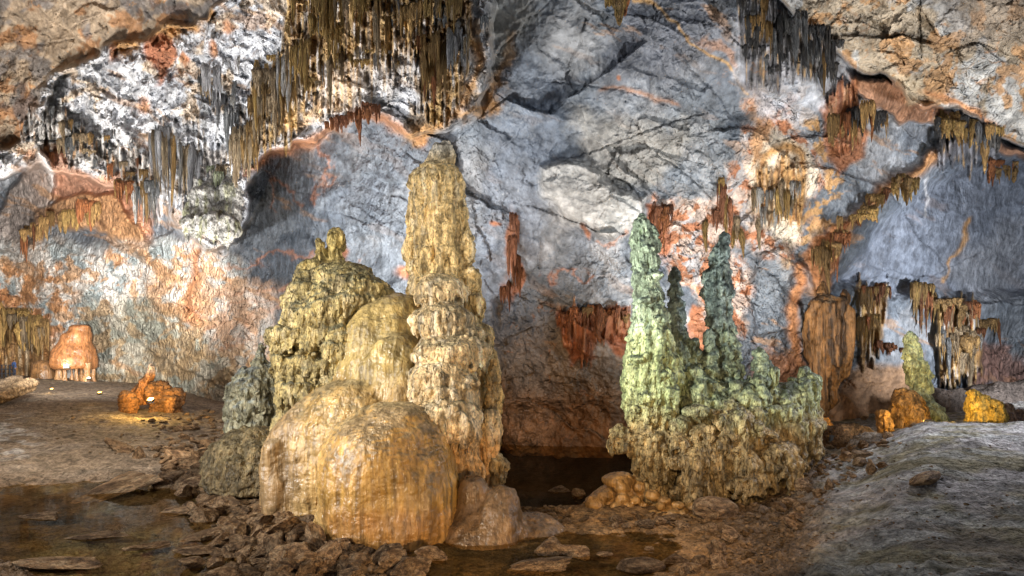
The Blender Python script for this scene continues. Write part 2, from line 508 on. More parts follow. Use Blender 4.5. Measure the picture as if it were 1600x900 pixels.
# fluted curtains of dripstone grown over the rock
CURTS = [([(455, -60), (665, -60), (660, 60), (610, 100), (560, 95), (520, 110), (480, 165), (450, 215), (400, 245), (392, 140), (440, 80)], 1.0, 'brown'),
         ([(640, 65), (735, 40), (728, 140), (705, 185), (655, 180)], 1.0, 'brown'),
         ([(600, -60), (738, -60), (738, 60), (640, 80)], 1.0, 'brown'),
         ([(500, 110), (640, 60), (660, 120), (560, 165), (490, 180)], 0.5, 'white'),
         ([(1148, -60), (1190, -30), (1240, 40), (1312, 65), (1306, 85), (1275, 120), (1200, 135), (1165, 135), (1155, 60)], 1.0, 'dark'),
         ([(1458, 180), (1560, 208), (1560, 250), (1500, 258), (1465, 245)], 1.0, 'dark'),
         ([(240, 215), (320, 170), (385, 150), (378, 290), (330, 300), (245, 345)], 0.6, 'grey'),
         ([(28, 195), (90, 170), (150, 215), (235, 235), (240, 285), (180, 270), (110, 250), (40, 222)], 0.8, 'mixed'),
         ([(1462, 473), (1530, 473), (1535, 590), (1470, 605)], 1.0, 'brown'),
         ([(868, 490), (985, 482), (985, 520), (930, 530), (920, 558), (885, 550)], 0.8, 'rust'),
         ([(1340, 450), (1390, 450), (1385, 495), (1372, 550), (1345, 560)], 1.0, 'brown'),
         ([(-100, 470), (80, 500), (82, 600), (-100, 600)], 1.0, 'ochre'),
         ([(1290, 150), (1335, 115), (1352, 200), (1310, 255)], 0.7, 'rust'),
         ([(1180, 260), (1260, 260), (1250, 350), (1190, 345)], 0.5, 'ochre')]
curt = []
fl1 = perlin(GX / 9 + 0.6 * perlin(GX / 30, GY / 50, 3), GY / 170, 4.4, 71)
fl2 = perlin(GX / 4.2 + 0.5 * perlin(GX / 20, GY / 40, 7), GY / 90, 8.4, 72)
colid = perlin(GX / 6 + 0.4 * perlin(GX / 30, GY / 50, 3), GY / 140, 2.4, 73) + 0.4 * perlin(GX / 3, GY / 60, 2.4, 74)
rag = 30 * perlin(GX / 5.5, GY / 400, 1.2, 75) + 22 * perlin(GX / 16, GY / 300, 1.2, 76)
for pts, a_, h_ in CURTS:
    m_ = 1 - sstep(-3, 3, poly_sdf(GX + 5 * perlin(GX / 20, GY / 20), GY + rag, pts))
    curt.append((m_, h_))
    D = D * (1 - m_ * a_ * (0.010 + 0.015 * np.abs(fl1) * 2 + 0.009 * fl2))
crk_all = np.clip(crk + 0.35 * net + 0.3 * net2 + 0.35 * strokes, 0, 1)
D = D * (1 - rel) + 0.16 * crk_all
VX = (GX - 800) / F * D; VY = D; VZ = (HY - GY) / F * D

# --- colours of the stone itself
C = np.empty(GX.shape + (3,), np.float32)
grey = np.array([0.185, 0.21, 0.245]); greyd = np.array([0.095, 0.115, 0.145]); greyl = np.array([0.34, 0.35, 0.37])
n1 = fbm(WX2 / 110, WY2 / 110, 3, 5, 81, 0.6)
C[:] = grey
n1 = 0.75 * n1 + 0.45 * h1 + 0.25 * h2 * fq
t = sstep(-0.1, 0.7, n1)[..., None]; C = C * (1 - t) + greyd * t
t = sstep(0.05, 0.7, -n1)[..., None] * 0.8; C = C * (1 - t) + greyl * t


def paint(c, m):
    global C
    m = np.clip(m, 0, 1)[..., None]
    C = C * (1 - m) + np.array(c, np.float32) * m


def blot(scale, thr, soft=0.15, seed=0, sy=1.0):
    return sstep(thr - soft, thr + soft, fbm(WX / scale, WY / scale * sy, 2, 4, 100 + seed, 0.6))


RUST = (0.38, 0.12, 0.03); OCH = (0.46, 0.23, 0.04); WHT = (0.66, 0.66, 0.66); CREAM = (0.60, 0.47, 0.33); BRN = (0.20, 0.13, 0.075)
BLUEG = (0.33, 0.40, 0.43)
paint((0.19, 0.225, 0.285), 0.7 * region([(770, 60), (880, 120), (860, 300), (800, 470), (740, 450), (745, 200)], 30, 2))
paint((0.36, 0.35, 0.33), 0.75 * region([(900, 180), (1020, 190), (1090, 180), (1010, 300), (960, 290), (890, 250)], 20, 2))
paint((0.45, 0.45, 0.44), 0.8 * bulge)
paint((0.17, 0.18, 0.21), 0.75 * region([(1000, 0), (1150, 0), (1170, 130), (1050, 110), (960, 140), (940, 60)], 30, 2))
# white calcite on the hanging mass
paint((0.60, 0.61, 0.64), m_mass_c * 0.95)
paint((0.30, 0.31, 0.34), m_mass_c * sstep(0.1, 0.4, fbm((WX + 0.6 * WY) / 30, (WY - 0.6 * WX) / 75, 3, 5, 301, 0.65)) * 0.7)
paint((0.13, 0.13, 0.14), m_mass_c * sstep(0.90, 0.985, ridged((WX + 0.6 * WY) / 28, (WY - 0.6 * WX) / 60, 5, 3, 303, 0.5)) * 0.8)
paint(CREAM, m_mass_c * blot(55, 0.35, 0.12, 2) * 0.7)
paint((0.62, 0.42, 0.22), m_mass_c * region([(500, 90), (560, 70), (580, 110), (540, 160), (490, 190), (440, 220), (420, 240), (480, 150)], 12, 2) * 0.8)
paint(OCH, region([(150, 0), (340, 0), (345, 25), (300, 45), (255, 60), (215, 55), (180, 85), (165, 60)], 8, 2) * 0.9)
paint(RUST, region([(222, 60), (262, 58), (275, 90), (258, 110), (252, 140), (243, 105), (225, 95)], 5, 1) * 0.9)
paint((0.50, 0.24, 0.12), region([(285, 80), (298, 95), (292, 110), (280, 95)], 4, 1))
for (a, b, r) in ((330, 70, 7), (360, 45, 6), (225, 165, 10), (335, 75, 6), (178, 85, 8), (440, 120, 5)):
    paint((0.50, 0.25, 0.13), np.exp(-(((WX - a) / r) ** 2 + ((WY - b) / r / 1.4) ** 2) ** 2) * 0.9)
# rust band along the lower lip of the mass
lipl = line_d(WX, WY, [(385, 270), (430, 245), (480, 222), (530, 190), (570, 172), (610, 195), (660, 218)])
paint((0.45, 0.20, 0.08), np.exp(-(lipl / 7) ** 2) * 0.9)
paint((0.60, 0.36, 0.16), np.exp(-(line_d(WX, WY, [(735, 70), (745, 110), (730, 160), (640, 210)]) / 9) ** 2) * 0.9)
paint(OCH, np.exp(-(line_d(WX2, WY2, [(800, 60), (790, 100), (760, 150), (700, 190), (650, 200)]) / 9) ** 2) * 0.7)
paint((0.36, 0.35, 0.32), region([(755, 0), (850, 0), (800, 90), (760, 140)], 20, 2) * 0.6)
# vault upper-left
paint((0.34, 0.27, 0.20), m_vault)
paint((0.30, 0.15, 0.06), m_vault * blot(40, 0.25, 0.15, 3) * 0.8)
paint((0.13, 0.13, 0.14), m_vault * blot(70, 0.15, 0.2, 4) * 0.7)
veins = lambda sx, sy, s, w=0.93: sstep(w, 0.99, ridged(WX2 / sx, WY2 / sy, 3, 2, s, 0.4))
paint((0.42, 0.22, 0.08), m_vault * veins(60, 45, 91, 0.9) * 0.9)
# red-orange belt under the mass
belt = region([(30, 240), (90, 220), (140, 250), (210, 260), (215, 300), (250, 330), (240, 370), (150, 330), (110, 300), (60, 330)], 8, 2)
paint((0.50, 0.26, 0.15), belt * 0.75)
paint((0.30, 0.26, 0.24), sl * 0.9)
paint((0.62, 0.60, 0.60), (sl * np.exp(-(line_d(GX, GY, [(62, 235), (85, 280), (90, 310)]) / 6) ** 2)))
paint((0.46, 0.26, 0.12), fl * 0.85)
paint((0.18, 0.09, 0.04), fl * sstep(0.2, 0.6, perlin((GX - GY * 0.9) / 7, (GX + GY) / 60, 3)) * 0.8)
# far left wall: white, cool and veined with rust
paint((0.70, 0.68, 0.65), lf * 0.9)
paint(BLUEG, lf * blot(50, 0.12, 0.15, 5) * 0.85)
paint((0.55, 0.36, 0.22), lf * blot(36, 0.16, 0.1, 6) * 0.85)
paint((0.52, 0.24, 0.08), lf * veins(55, 48, 92, 0.80) * 0.6)
paint((0.55, 0.27, 0.10), region([(0, 400), (110, 420), (130, 500), (60, 540), (-60, 540), (-60, 420)], 20, 2) * blot(28, 0.0, 0.12, 61) * 0.85)
paint((0.50, 0.30, 0.16), region([(210, 430), (420, 440), (420, 600), (260, 600)], 30, 2) * blot(40, 0.1, 0.12, 62) * 0.8)
paint((0.44, 0.19, 0.07), np.exp(-(line_d(WX, WY, [(302, 390), (305, 430), (300, 470), (300, 500)]) / 9) ** 2) * 0.85)
paint((0.48, 0.28, 0.10), region([(-100, 480), (60, 500), (85, 560), (80, 600), (-100, 600)], 8, 1) * (0.5 + 0.5 * sstep(-0.2, 0.3, perlin(GX / 9, GY / 90, 4))))
paint((0.24, 0.22, 0.14), region([(140, 480), (240, 470), (390, 560), (400, 640), (150, 620)], 30, 2) * 0.6)
# rust tracks on the middle wall, behind the left tower
for pts in ([(350, 470), (400, 455), (450, 440)], [(340, 520), (390, 480), (440, 470)], [(360, 410), (450, 408), (560, 412)], [(380, 560), (400, 500), (440, 480)],
            [(500, 235), (503, 270), (505, 300)], [(480, 300), (430, 280), (420, 310)], [(930, 370), (960, 380), (990, 372)], [(845, 440), (880, 430), (930, 438)]):
    paint((0.42, 0.17, 0.07), np.exp(-(line_d(WX2, WY2, pts) / 3.2) ** 2) * 0.5)
paint((0.50, 0.40, 0.34), region([(330, 440), (440, 450), (420, 560), (340, 560)], 20, 2) * 0.5)
for (a, b, rx, ry) in ((530, 395, 10, 12), (640, 430, 20, 14), (805, 360, 8, 28), (800, 395, 7, 60), (806, 440, 6, 40), (920, 365, 5, 7), (968, 120, 5, 5), (793, 462, 8, 14), (775, 352, 8, 5)):
    paint((0.38, 0.15, 0.06), np.exp(-(((WX - a) / rx) ** 2 + ((WY - b) / ry) ** 2) ** 2) * 0.9)
# thin orange seam
paint((0.48, 0.30, 0.12), np.exp(-(line_d(WX, WY, [(985, -10), (1040, 30), (1100, 72), (1150, 115), (1175, 145)]) / 2.6) ** 2) * 0.9)
paint((0.40, 0.20, 0.10), np.exp(-(line_d(WX, WY, [(940, 130), (1000, 150), (1060, 160)]) / 4) ** 2) * 0.6)
paint((0.50, 0.30, 0.12), region([(1180, 130), (1300, 140), (1350, 230), (1300, 340), (1230, 420), (1160, 330)], 20, 2) * blot(30, 0.1, 0.12, 63) * 0.85)
paint((0.42, 0.25, 0.13), sstep(0.45, 0.7, fbm(QX / 110, QY / 28, 2, 5, 164, 0.6)) * 0.55 * (1 - m_vault) * (1 - 0.85 * region([(480, 230), (780, 60), (1140, 60), (1130, 300), (980, 480), (480, 480)], 60)))
paint((0.42, 0.22, 0.11), region([(1070, 70), (1140, 75), (1165, 130), (1110, 90)], 6, 2) * 0.5)
# recess: warm brown
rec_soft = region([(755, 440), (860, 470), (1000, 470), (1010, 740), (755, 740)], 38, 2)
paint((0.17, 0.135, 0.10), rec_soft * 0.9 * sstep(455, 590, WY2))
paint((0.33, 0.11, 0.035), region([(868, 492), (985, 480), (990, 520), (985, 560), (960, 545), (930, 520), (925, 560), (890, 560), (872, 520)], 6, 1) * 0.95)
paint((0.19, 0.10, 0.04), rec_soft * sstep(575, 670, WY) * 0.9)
paint((0.36, 0.18, 0.08), rec * veins(60, 45, 95, 0.87) * 0.7)
# red and cream rock around the green columns
rcr = region([(1010, 320), (1080, 300), (1140, 290), (1150, 200), (1180, 150), (1250, 150), (1285, 250), (1240, 400), (1160, 400), (1150, 560), (1090, 560), (1070, 440), (1040, 420)], 10, 2)
paint((0.55, 0.44, 0.38), rcr * 0.8)
paint((0.36, 0.37, 0.40), rcr * blot(35, 0.2, 0.1, 8) * 0.8)
paint((0.40, 0.15, 0.05), rcr * blot(24, 0.12, 0.1, 7) * 0.85)
paint((0.36, 0.13, 0.05), region([(1012, 318), (1050, 325), (1060, 370), (1050, 400), (1035, 400), (1020, 350)], 5, 1))
paint((0.42, 0.16, 0.06), region([(1085, 480), (1105, 480), (1108, 580), (1085, 580)], 5, 1))
paint((0.68, 0.62, 0.52), region([(1190, 180), (1260, 220), (1265, 300), (1235, 380), (1200, 370), (1180, 260)], 8, 2) * 0.9)
rr = np.sqrt(((WX - 1222) / 38) ** 2 + ((WY - 275) / 58) ** 2)
paint((0.48, 0.25, 0.06), np.exp(-((rr - 0.75) / 0.18) ** 2) * 0.9)
paint((0.46, 0.24, 0.07), np.exp(-((rr - 0.2) / 0.15) ** 2) * 0.6)
paint((0.44, 0.22, 0.08), region([(1175, 140), (1220, 150), (1215, 230), (1190, 270), (1180, 200)], 8, 2) * 0.8)
paint((0.40, 0.16, 0.06), region([(1290, 150), (1330, 120), (1345, 190), (1350, 250), (1310, 275), (1288, 220)], 6, 1) * 0.9)
# right: cracks and slab, orange trickles
paint((0.20, 0.225, 0.28), slab_r * 0.75)
paint((0.50, 0.24, 0.07), np.exp(-(ridge_l / 9) ** 2) * 0.9)
paint((0.46, 0.20, 0.06), region([(1265, 380), (1290, 370), (1325, 345), (1310, 400), (1295, 450), (1270, 470), (1265, 430)], 5, 1) * 0.9)
paint((0.50, 0.22, 0.07), np.exp(-(line_d(WX, WY, [(1253, 420), (1240, 470), (1240, 530), (1250, 580)]) / 7) ** 2) * 0.95)
paint((0.36, 0.16, 0.06), region([(1180, 540), (1270, 545), (1270, 600), (1180, 600)], 10, 2) * 0.7)
paint((0.50, 0.28, 0.10), np.exp(-(line_d(WX, WY, [(1513, 350), (1505, 380), (1480, 410), (1470, 440)]) / 3) ** 2) * 0.9)
paint((0.60, 0.60, 0.62), np.exp(-(line_d(WX, WY, [(1453, 280), (1450, 310), (1443, 330)]) / 2.5) ** 2) * 0.8)
paint((0.34, 0.355, 0.39), region([(1470, 400), (1600, 350), (1600, 470), (1500, 475)], 20, 2) * 0.6)
paint((0.38, 0.20, 0.14), region([(1530, 540), (1580, 520), (1600, 560), (1600, 600), (1530, 600)], 10, 2) * 0.6)
paint((0.33, 0.20, 0.11), region([(1290, 620), (1340, 575), (1440, 560), (1440, 700), (1280, 700)], 10, 1) * 0.9)
# ceiling upper right
paint((0.31, 0.26, 0.20), m_ceil)
paint((0.36, 0.37, 0.38), m_ceil * blot(60, 0.1, 0.15, 10) * 0.8)
paint((0.38, 0.22, 0.10), m_ceil * blot(45, 0.3, 0.12, 11) * 0.8)
paint((0.15, 0.12, 0.10), m_ceil * region([(1420, -30), (1640, -30), (1640, 60), (1500, 70)], 30, 2) * 0.6)
paint((0.28, 0.14, 0.06), m_ceil * veins(70, 60, 97, 0.9) * 0.7)
paint((0.36, 0.20, 0.12), lip2 * 0.9)
paint((0.52, 0.22, 0.06), np.exp(-(line_d(WX, WY, [(1440, 135), (1480, 155), (1530, 180), (1545, 195)]) / 6) ** 2) * 0.9)
paint((0.45, 0.38, 0.28), region([(1400, 120), (1440, 115), (1455, 150), (1420, 158)], 5, 1) * 0.8)
# dark-blue belt where the right fringe hangs
paint((0.45, 0.47, 0.52), region([(1150, 20), (1215, 20), (1300, 90), (1330, 120), (1280, 190), (1200, 180), (1155, 130)], 10, 2) * 0.8)
paint((0.10, 0.11, 0.13), region([(1400, 185), (1550, 215), (1560, 250), (1480, 270), (1410, 215)], 8, 2) * 0.7)
CH = {'brown': ((0.34, 0.20, 0.07), (0.50, 0.33, 0.12), (0.17, 0.12, 0.07), (0.58, 0.55, 0.53)), 'dark': ((0.12, 0.12, 0.135), (0.28, 0.28, 0.30), (0.06, 0.06, 0.06), (0.34, 0.23, 0.11)), 'mixed': ((0.30, 0.29, 0.28), (0.58, 0.57, 0.56), (0.13, 0.12, 0.11), (0.42, 0.24, 0.10)),
      'grey': ((0.50, 0.51, 0.54), (0.58, 0.58, 0.60), (0.22, 0.22, 0.22), (0.36, 0.24, 0.12)), 'white': ((0.60, 0.57, 0.55), (0.60, 0.43, 0.25), (0.30, 0.25, 0.2), (0.6, 0.6, 0.62)),
      'rust': ((0.34, 0.12, 0.04), (0.42, 0.18, 0.07), (0.18, 0.07, 0.03), (0.40, 0.24, 0.14)), 'ochre': ((0.46, 0.27, 0.09), (0.34, 0.17, 0.05), (0.16, 0.09, 0.04), (0.55, 0.45, 0.32))}
for m_, h_ in curt:
    a_, b_, c_, d_ = [np.array(v, np.float32) for v in CH[h_]]
    cc = mix(a_ + 0 * C, b_ + 0 * C, sstep(0.0, 0.3, colid))
    cc = mix(cc, c_ + 0 * C, sstep(0.05, 0.35, -colid))
    cc = mix(cc, d_ + 0 * C, sstep(0.12, 0.35, fl2) * sstep(-0.1, 0.2, perlin(GX / 25, GY / 40, 5)))
    C = mix(C, cc, m_ * (0.6 if h_ in ('grey', 'white') else 0.9))
# dirt and occlusion-like shade painted into the cracks, thin white calcite scratches
C *= (1 - 0.5 * crk_all)[..., None]
scr = sstep(0.94, 0.99, ridged(WX2 / 40, WY2 / 18, 6, 2, 131, 0.4)) * sstep(0.15, 0.5, perlin(GX / 70, GY / 70, 8, 3))
paint((0.62, 0.62, 0.62), scr * 0.5 * (1 - m_vault))
cen = region([(480, 230), (780, 60), (1140, 60), (1130, 300), (980, 480), (480, 480)], 60)
rv = (1 - 0.85 * cen) * sstep(0.93, 0.99, ridged(WX2 / 85, WY2 / 50, 9, 2, 141, 0.4)) * sstep(0.05, 0.4, perlin(GX / 130, GY / 130, 18, 3))
paint((0.38, 0.21, 0.11), rv * 0.5)
C *= (1 + 0.16 * fbm(GX / 9, GY / 9, 1, 3, 151) + 0.14 * fbm(QX / 60, QY / 14, 1, 4, 152))[..., None]

warm = np.clip((C[..., 0] / (C[..., 2] + 0.01) - 2.0) / 4, 0, 1)[..., None]
C = C * (1 - 0.25 * warm) + 0.25 * warm * C.mean(-1, keepdims=True)
C = 0.30 * (np.clip(C, 0.01, 1) / 0.30) ** 1.15
V = np.stack([VX, VY, VZ], -1).reshape(-1, 3)
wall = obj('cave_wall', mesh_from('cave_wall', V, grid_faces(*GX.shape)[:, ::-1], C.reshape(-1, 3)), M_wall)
tag(wall, kind='structure')
rg_ = np.clip(0.42 + 0.35 * fq + 0.5 * m_mass + 0.4 * lf + 0.35 * m_ceil - 0.15 * slab_r + 0.3 * rcr, 0.35, 1.0)
_a = wall.data.attributes.new('Rgh', 'FLOAT', 'POINT'); _a.data.foreach_set('value', rg_.astype(np.float32).ravel())


def wallD(px, py):
    i = int(np.clip(np.searchsorted(gx, px), 1, len(gx) - 1)); j = int(np.clip(np.searchsorted(gy, py), 1, len(gy) - 1))
    a = D[max(0, j - 3):j + 3, max(0, i - 3):i + 3]
    return float(a.min())


# ------------------------------------------------------------------ ground
cols = [-1500, -500, 0, 120, 240, 350, 450, 600, 700, 800, 930, 1050, 1200, 1300, 1450, 1600, 1900, 3000]
rows = [4, 9, 10.5, 12, 13.2, 14.5, 16, 18, 20, 22, 25, 30, 36, 50, 63, 110]
Z = {
    -1500: [-3.2] * 16,
    -500: [-3.2, -3.3, -3.4, -3.6, -3.8, -3.9, -3.9, -3.8, -3.7, -3.5, -3.3, -3.0, -2.8, -2.7, -2.9, -3.1],
    0: [-3.6, -3.8, -3.86, -3.93, -4.1, -4.3, -4.3, -4.08, -3.86, -3.68, -3.4, -3.08, -2.88, -2.75, -3.0, -3.2],
    120: [-3.8, -3.9, -3.97, -4.2, -4.3, -4.3, -4.3, -4.2, -3.96, -3.75, -3.5, -3.15, -2.95, -3.0, -3.1, -3.4],
    240: [-3.9, -4.1, -4.25, -4.3, -4.3, -4.3, -4.3, -4.15, -4.0, -3.85, -3.6, -3.35, -3.1, -3.25, -3.5, -3.8],
    350: [-4.0, -4.1, -4.15, -4.12, -4.1, -4.0, -3.98, -3.95, -3.9, -3.85, -3.75, -3.6, -3.55, -4.0, -4.2, -4.5],
    450: [-4.0, -4.0, -3.98, -3.93, -3.9, -3.86, -3.85, -3.85, -3.85, -3.8, -3.8, -3.8, -3.8, -4.0, -4.2, -4.5],
    600: [-4.0, -4.0, -3.98, -3.96, -4.0, -4.0] + [-4.0] * 10,
    700: [-4.0, -4.02, -4.05, -4.1, -4.12, -4.0] + [-4.2] * 10,
    800: [-4.1, -4.15, -4.15, -4.15, -4.1, -3.96, -3.95, -4.3, -4.5, -4.5, -4.5, -4.4, -4.4, -4.4, -4.4, -4.4],
    930: [-4.0, -4.08, -4.1, -4.12, -4.1, -3.97, -3.88, -4.2, -4.4, -4.5, -4.5, -4.4, -4.4, -4.4, -4.4, -4.4],
    1050: [-3.9, -3.97, -3.97, -3.97, -3.96, -3.93, -3.85, -3.8, -3.9, -4.2, -4.3, -4.2, -4.2, -4.2, -4.2, -4.2],
    1200: [-3.4, -3.55, -3.7, -3.8, -3.82, -3.8, -3.75, -3.65, -3.6, -3.5, -3.45, -3.3, -3.3, -3.3, -3.3, -3.3],
    1300: [-2.9, -3.35, -3.42, -3.3, -3.15, -3.05, -2.98, -3.05, -3.2, -3.25, -3.2, -3.1, -3.0, -3.0, -3.0, -3.0],
    1450: [-2.6, -3.08, -2.92, -2.62, -2.42, -2.22, -2.05, -2.12, -2.35, -2.6, -2.75, -2.6, -2.4, -2.4, -2.4, -2.4],
    1600: [-2.3, -2.9, -2.68, -2.42, -2.2, -2.05, -1.94, -2.08, -2.35, -2.5, -2.45, -2.25, -2.05, -2.0, -2.0, -2.0],
    1900: [-1.8, -2.3, -2.2, -2.1, -2.0, -1.9, -1.9, -2.0, -2.2, -2.3, -2.3, -2.1, -2.0, -2.0, -2.0, -2.0],
    3000: [-1.5] * 16,
}
ZT = np.array([Z[c] for c in cols])
gcx = np.concatenate([np.linspace(-1500, -90, 60), np.arange(-80, 1690, 2.1), np.linspace(1700, 3000, 60)])
gd = np.concatenate([np.linspace(3, 8, 30), np.exp(np.linspace(math.log(8.1), math.log(30), 480)), np.exp(np.linspace(math.log(30.3), math.log(100), 120))])


def cspline(x, xp, fp):
    t = np.interp(x, xp, np.arange(len(xp)))
    i = np.clip(np.floor(t).astype(int), 0, len(xp) - 2)
    u = t - i
    u = u * u * (3 - 2 * u) * 0.5 + u * 0.5
    return fp[i] * (1 - u)[:, None] + fp[i + 1] * u[:, None]


A = cspline(gcx, cols, ZT)                 # (nx, rows)
Zg = cspline(gd, rows, A.T)                # (nd, nx)
GCX, GD = np.meshgrid(gcx, gd)
Xg = (GCX - 800) / F * GD
left_mud = sstep(18.5, 21, GD) * (1 - sstep(360, 430, GCX))
right_mud = sstep(1230, 1330, GCX)
rough = 1 - 0.75 * np.maximum(np.maximum(left_mud, right_mud), 0.7 * sstep(700, 780, GCX) * (1 - sstep(1080, 1200, GCX)))
nz = 0.10 * fbm(Xg / 2.2, GD / 2.2, 0, 4, 201) + 0.14 * rough * fbm(Xg / 0.5, GD / 0.5, 0, 4, 205, 0.6) + 0.02 * fbm(Xg / 0.25, GD / 0.3, 0, 3, 206)
fw = worley(Xg / 0.75 + 0.25 * fbm(Xg, GD, 0, 2, 3), GD / 0.75, 4.5, 12)
nz += rough * 0.14 * (0.6 - fw)
# footprints and small pits in the mud
pit = worley(Xg / 0.55, GD / 0.75, 8.5, 22)
nz -= (left_mud + 0.5 * right_mud) * 0.07 * (1 - sstep(0.15, 0.32, pit)) * sstep(-0.1, 0.3, perlin(Xg / 2.5, GD / 2.5, 2))
nz += left_mud * 0.05 * ridged(Xg / 1.4, GD / 0.8, 3, 3, 221)
nz += right_mud * 0.05 * fbm(Xg / 0.35, GD / 0.35, 3, 3, 231) * sstep(0, 0.5, perlin(Xg / 3, GD / 3, 7) + 0.3)
nz -= right_mud * 0.05 * (1 - sstep(0.1, 0.4, worley(Xg / 0.3, GD / 0.35, 5.5, 23))) * sstep(-0.2, 0.3, perlin(Xg / 1.5, GD / 1.5, 22))
pool = (Zg < -3.99)
Zg = np.where((Zg < -4.03) & (GD < 16.5), -4.03 + (Zg + 4.03) * 0.45, Zg)
Zg = Zg + nz * np.where(pool, 0.35, 1.0)
# thin mud: colours
Cg = np.empty(Zg.shape + (3,), np.float32)
Cg[:] = (0.17, 0.12, 0.08)


def gp(c, m):
    global Cg
    m = np.clip(m, 0, 1)[..., None]
    Cg = Cg * (1 - m) + np.array(c, np.float32) * m


gp((0.24, 0.19, 0.14), left_mud)
gp((0.27, 0.23, 0.19), left_mud * sstep(-0.1, 0.5, fbm(Xg / 2, GD / 2, 1, 4, 241)) * 0.7)
gp((0.45, 0.45, 0.45), (1 - sstep(20, 90, GCX)) * sstep(21, 23, GD) * (1 - sstep(28, 32, GD)) * sstep(0, 0.3, fbm(Xg / 0.8, GD / 0.8, 1, 3, 243)) * 0.8)
gp((0.33, 0.32, 0.32), right_mud * 0.9)
gp((0.12, 0.095, 0.055), right_mud * (1 - sstep(9.5, 12.5, GD + 0.6 * fbm(Xg / 1.2, GD / 1.2, 4, 3, 270))) * 0.8)
gp((0.20, 0.18, 0.12), right_mud * sstep(-0.15, 0.35, fbm(Xg / 1.5, GD / 1.5, 2, 4, 251) + 0.25 * (1 - sstep(10, 13.5, GD))))
gp((0.36, 0.37, 0.36), right_mud * sstep(0.1, 0.4, fbm(Xg / 0.9 + GD, GD / 1.6, 5, 4, 253)) * 0.6)
spk = worley(Xg / 0.16, GD / 0.2, 2.5, 33)
Cg *= (1 - (right_mud + left_mud) * 0.45 * (1 - sstep(0.12, 0.3, spk)) * sstep(-0.3, 0.2, perlin(Xg, GD, 3)))[..., None]
Cg *= (1 + 0.3 * fbm(Xg / 0.2, GD / 0.25, 3, 3, 257))[..., None]
smo = sstep(700, 780, GCX) * (1 - sstep(1080, 1200, GCX))
gp((0.34, 0.20, 0.09), smo * 0.85)
gp((0.16, 0.10, 0.05), (1 - right_mud) * (1 - left_mud) * sstep(0.0, 0.5, fbm(Xg / 0.6, GD / 0.6, 5, 4, 255)) * 0.6)
gp((0.20, 0.145, 0.085), (1 - sstep(-4.06, -3.99, Zg)) * 0.8)
gp((0.07, 0.055, 0.035), (1 - sstep(-4.04, -3.98, Zg)) * sstep(0.05, 0.3, fbm(Xg / 1.1, GD / 1.1, 19, 4, 262)) * 0.75)
gp((0.30, 0.31, 0.24), (1 - sstep(-4.06, -3.99, Zg)) * sstep(0.0, 0.5, fbm(Xg / 2, GD / 3, 9, 3, 260)) * (1 - sstep(300, 400, GCX)) * 0.5)
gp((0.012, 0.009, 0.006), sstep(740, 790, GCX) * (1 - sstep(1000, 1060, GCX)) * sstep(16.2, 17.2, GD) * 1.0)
Vg = np.stack([Xg, GD, Zg], -1).reshape(-1, 3)
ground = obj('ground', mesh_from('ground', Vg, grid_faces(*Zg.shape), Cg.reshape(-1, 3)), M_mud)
tag(ground, kind='structure')


def gz(px, d):
    i = int(np.clip(np.searchsorted(gcx, px), 1, len(gcx) - 1)); j = int(np.clip(np.searchsorted(gd, d), 1, len(gd) - 1))
    return float(Zg[j, i])


# still water standing at one level in all the pools
mw = bpy.data.materials.new('pool_water'); mw.use_nodes = True
nt = mw.node_tree; N, L = nt.nodes, nt.links
bs = N['Principled BSDF']
bs.inputs['Base Color'].default_value = (0.055, 0.042, 0.018, 1)
bs.inputs['Roughness'].default_value = 0.03; bs.inputs['Metallic'].default_value = 0.0; bs.inputs['Specular IOR Level'].default_value = 1.0
bs.inputs['IOR'].default_value = 1.33
bs.inputs['Base Color'].default_value = (0.10, 0.075, 0.035, 1)
tr = N.new('ShaderNodeBsdfTransparent'); tr.inputs[0].default_value = (0.80, 0.70, 0.50, 1)
mx = N.new('ShaderNodeMixShader')
frn = N.new('ShaderNodeFresnel'); frn.inputs[0].default_value = 1.33
mfr = N.new('ShaderNodeMath'); mfr.operation = 'ADD'; mfr.inputs[1].default_value = 0.02
mfm = N.new('ShaderNodeMath'); mfm.operation = 'MULTIPLY'; mfm.inputs[1].default_value = 0.22
L.new(frn.outputs[0], mfm.inputs[0]); L.new(mfm.outputs[0], mfr.inputs[0]); L.new(mfr.outputs[0], mx.inputs[0])
no = N.new('ShaderNodeTexNoise'); no.inputs['Scale'].default_value = 1.2; no.inputs['Detail'].default_value = 3
tcw = N.new('ShaderNodeTexCoord'); L.new(tcw.outputs['Object'], no.inputs['Vector'])
b = N.new('ShaderNodeBump'); b.inputs['Distance'].default_value = 0.004; b.inputs['Strength'].default_value = 1
L.new(no.outputs['Fac'], b.inputs['Height']); L.new(b.outputs[0], bs.inputs['Normal'])
gls = N.new('ShaderNodeBsdfGlossy'); gls.inputs['Roughness'].default_value = 0.03; L.new(b.outputs[0], gls.inputs['Normal'])
L.new(tr.outputs[0], mx.inputs[1]); L.new(gls.outputs[0], mx.inputs[2])
L.new(mx.outputs[0], N['Material Output'].inputs['Surface'])
wx, wy = np.meshgrid(np.linspace(-30, 12, 22), np.linspace(3, 27, 14))
wv = np.stack([wx, wy, np.full_like(wx, -4.0)], -1).reshape(-1, 3)
water = obj('pool_water', mesh_from('pool_water', wv, grid_faces(14, 22)), mw)
tag(water, kind='structure')

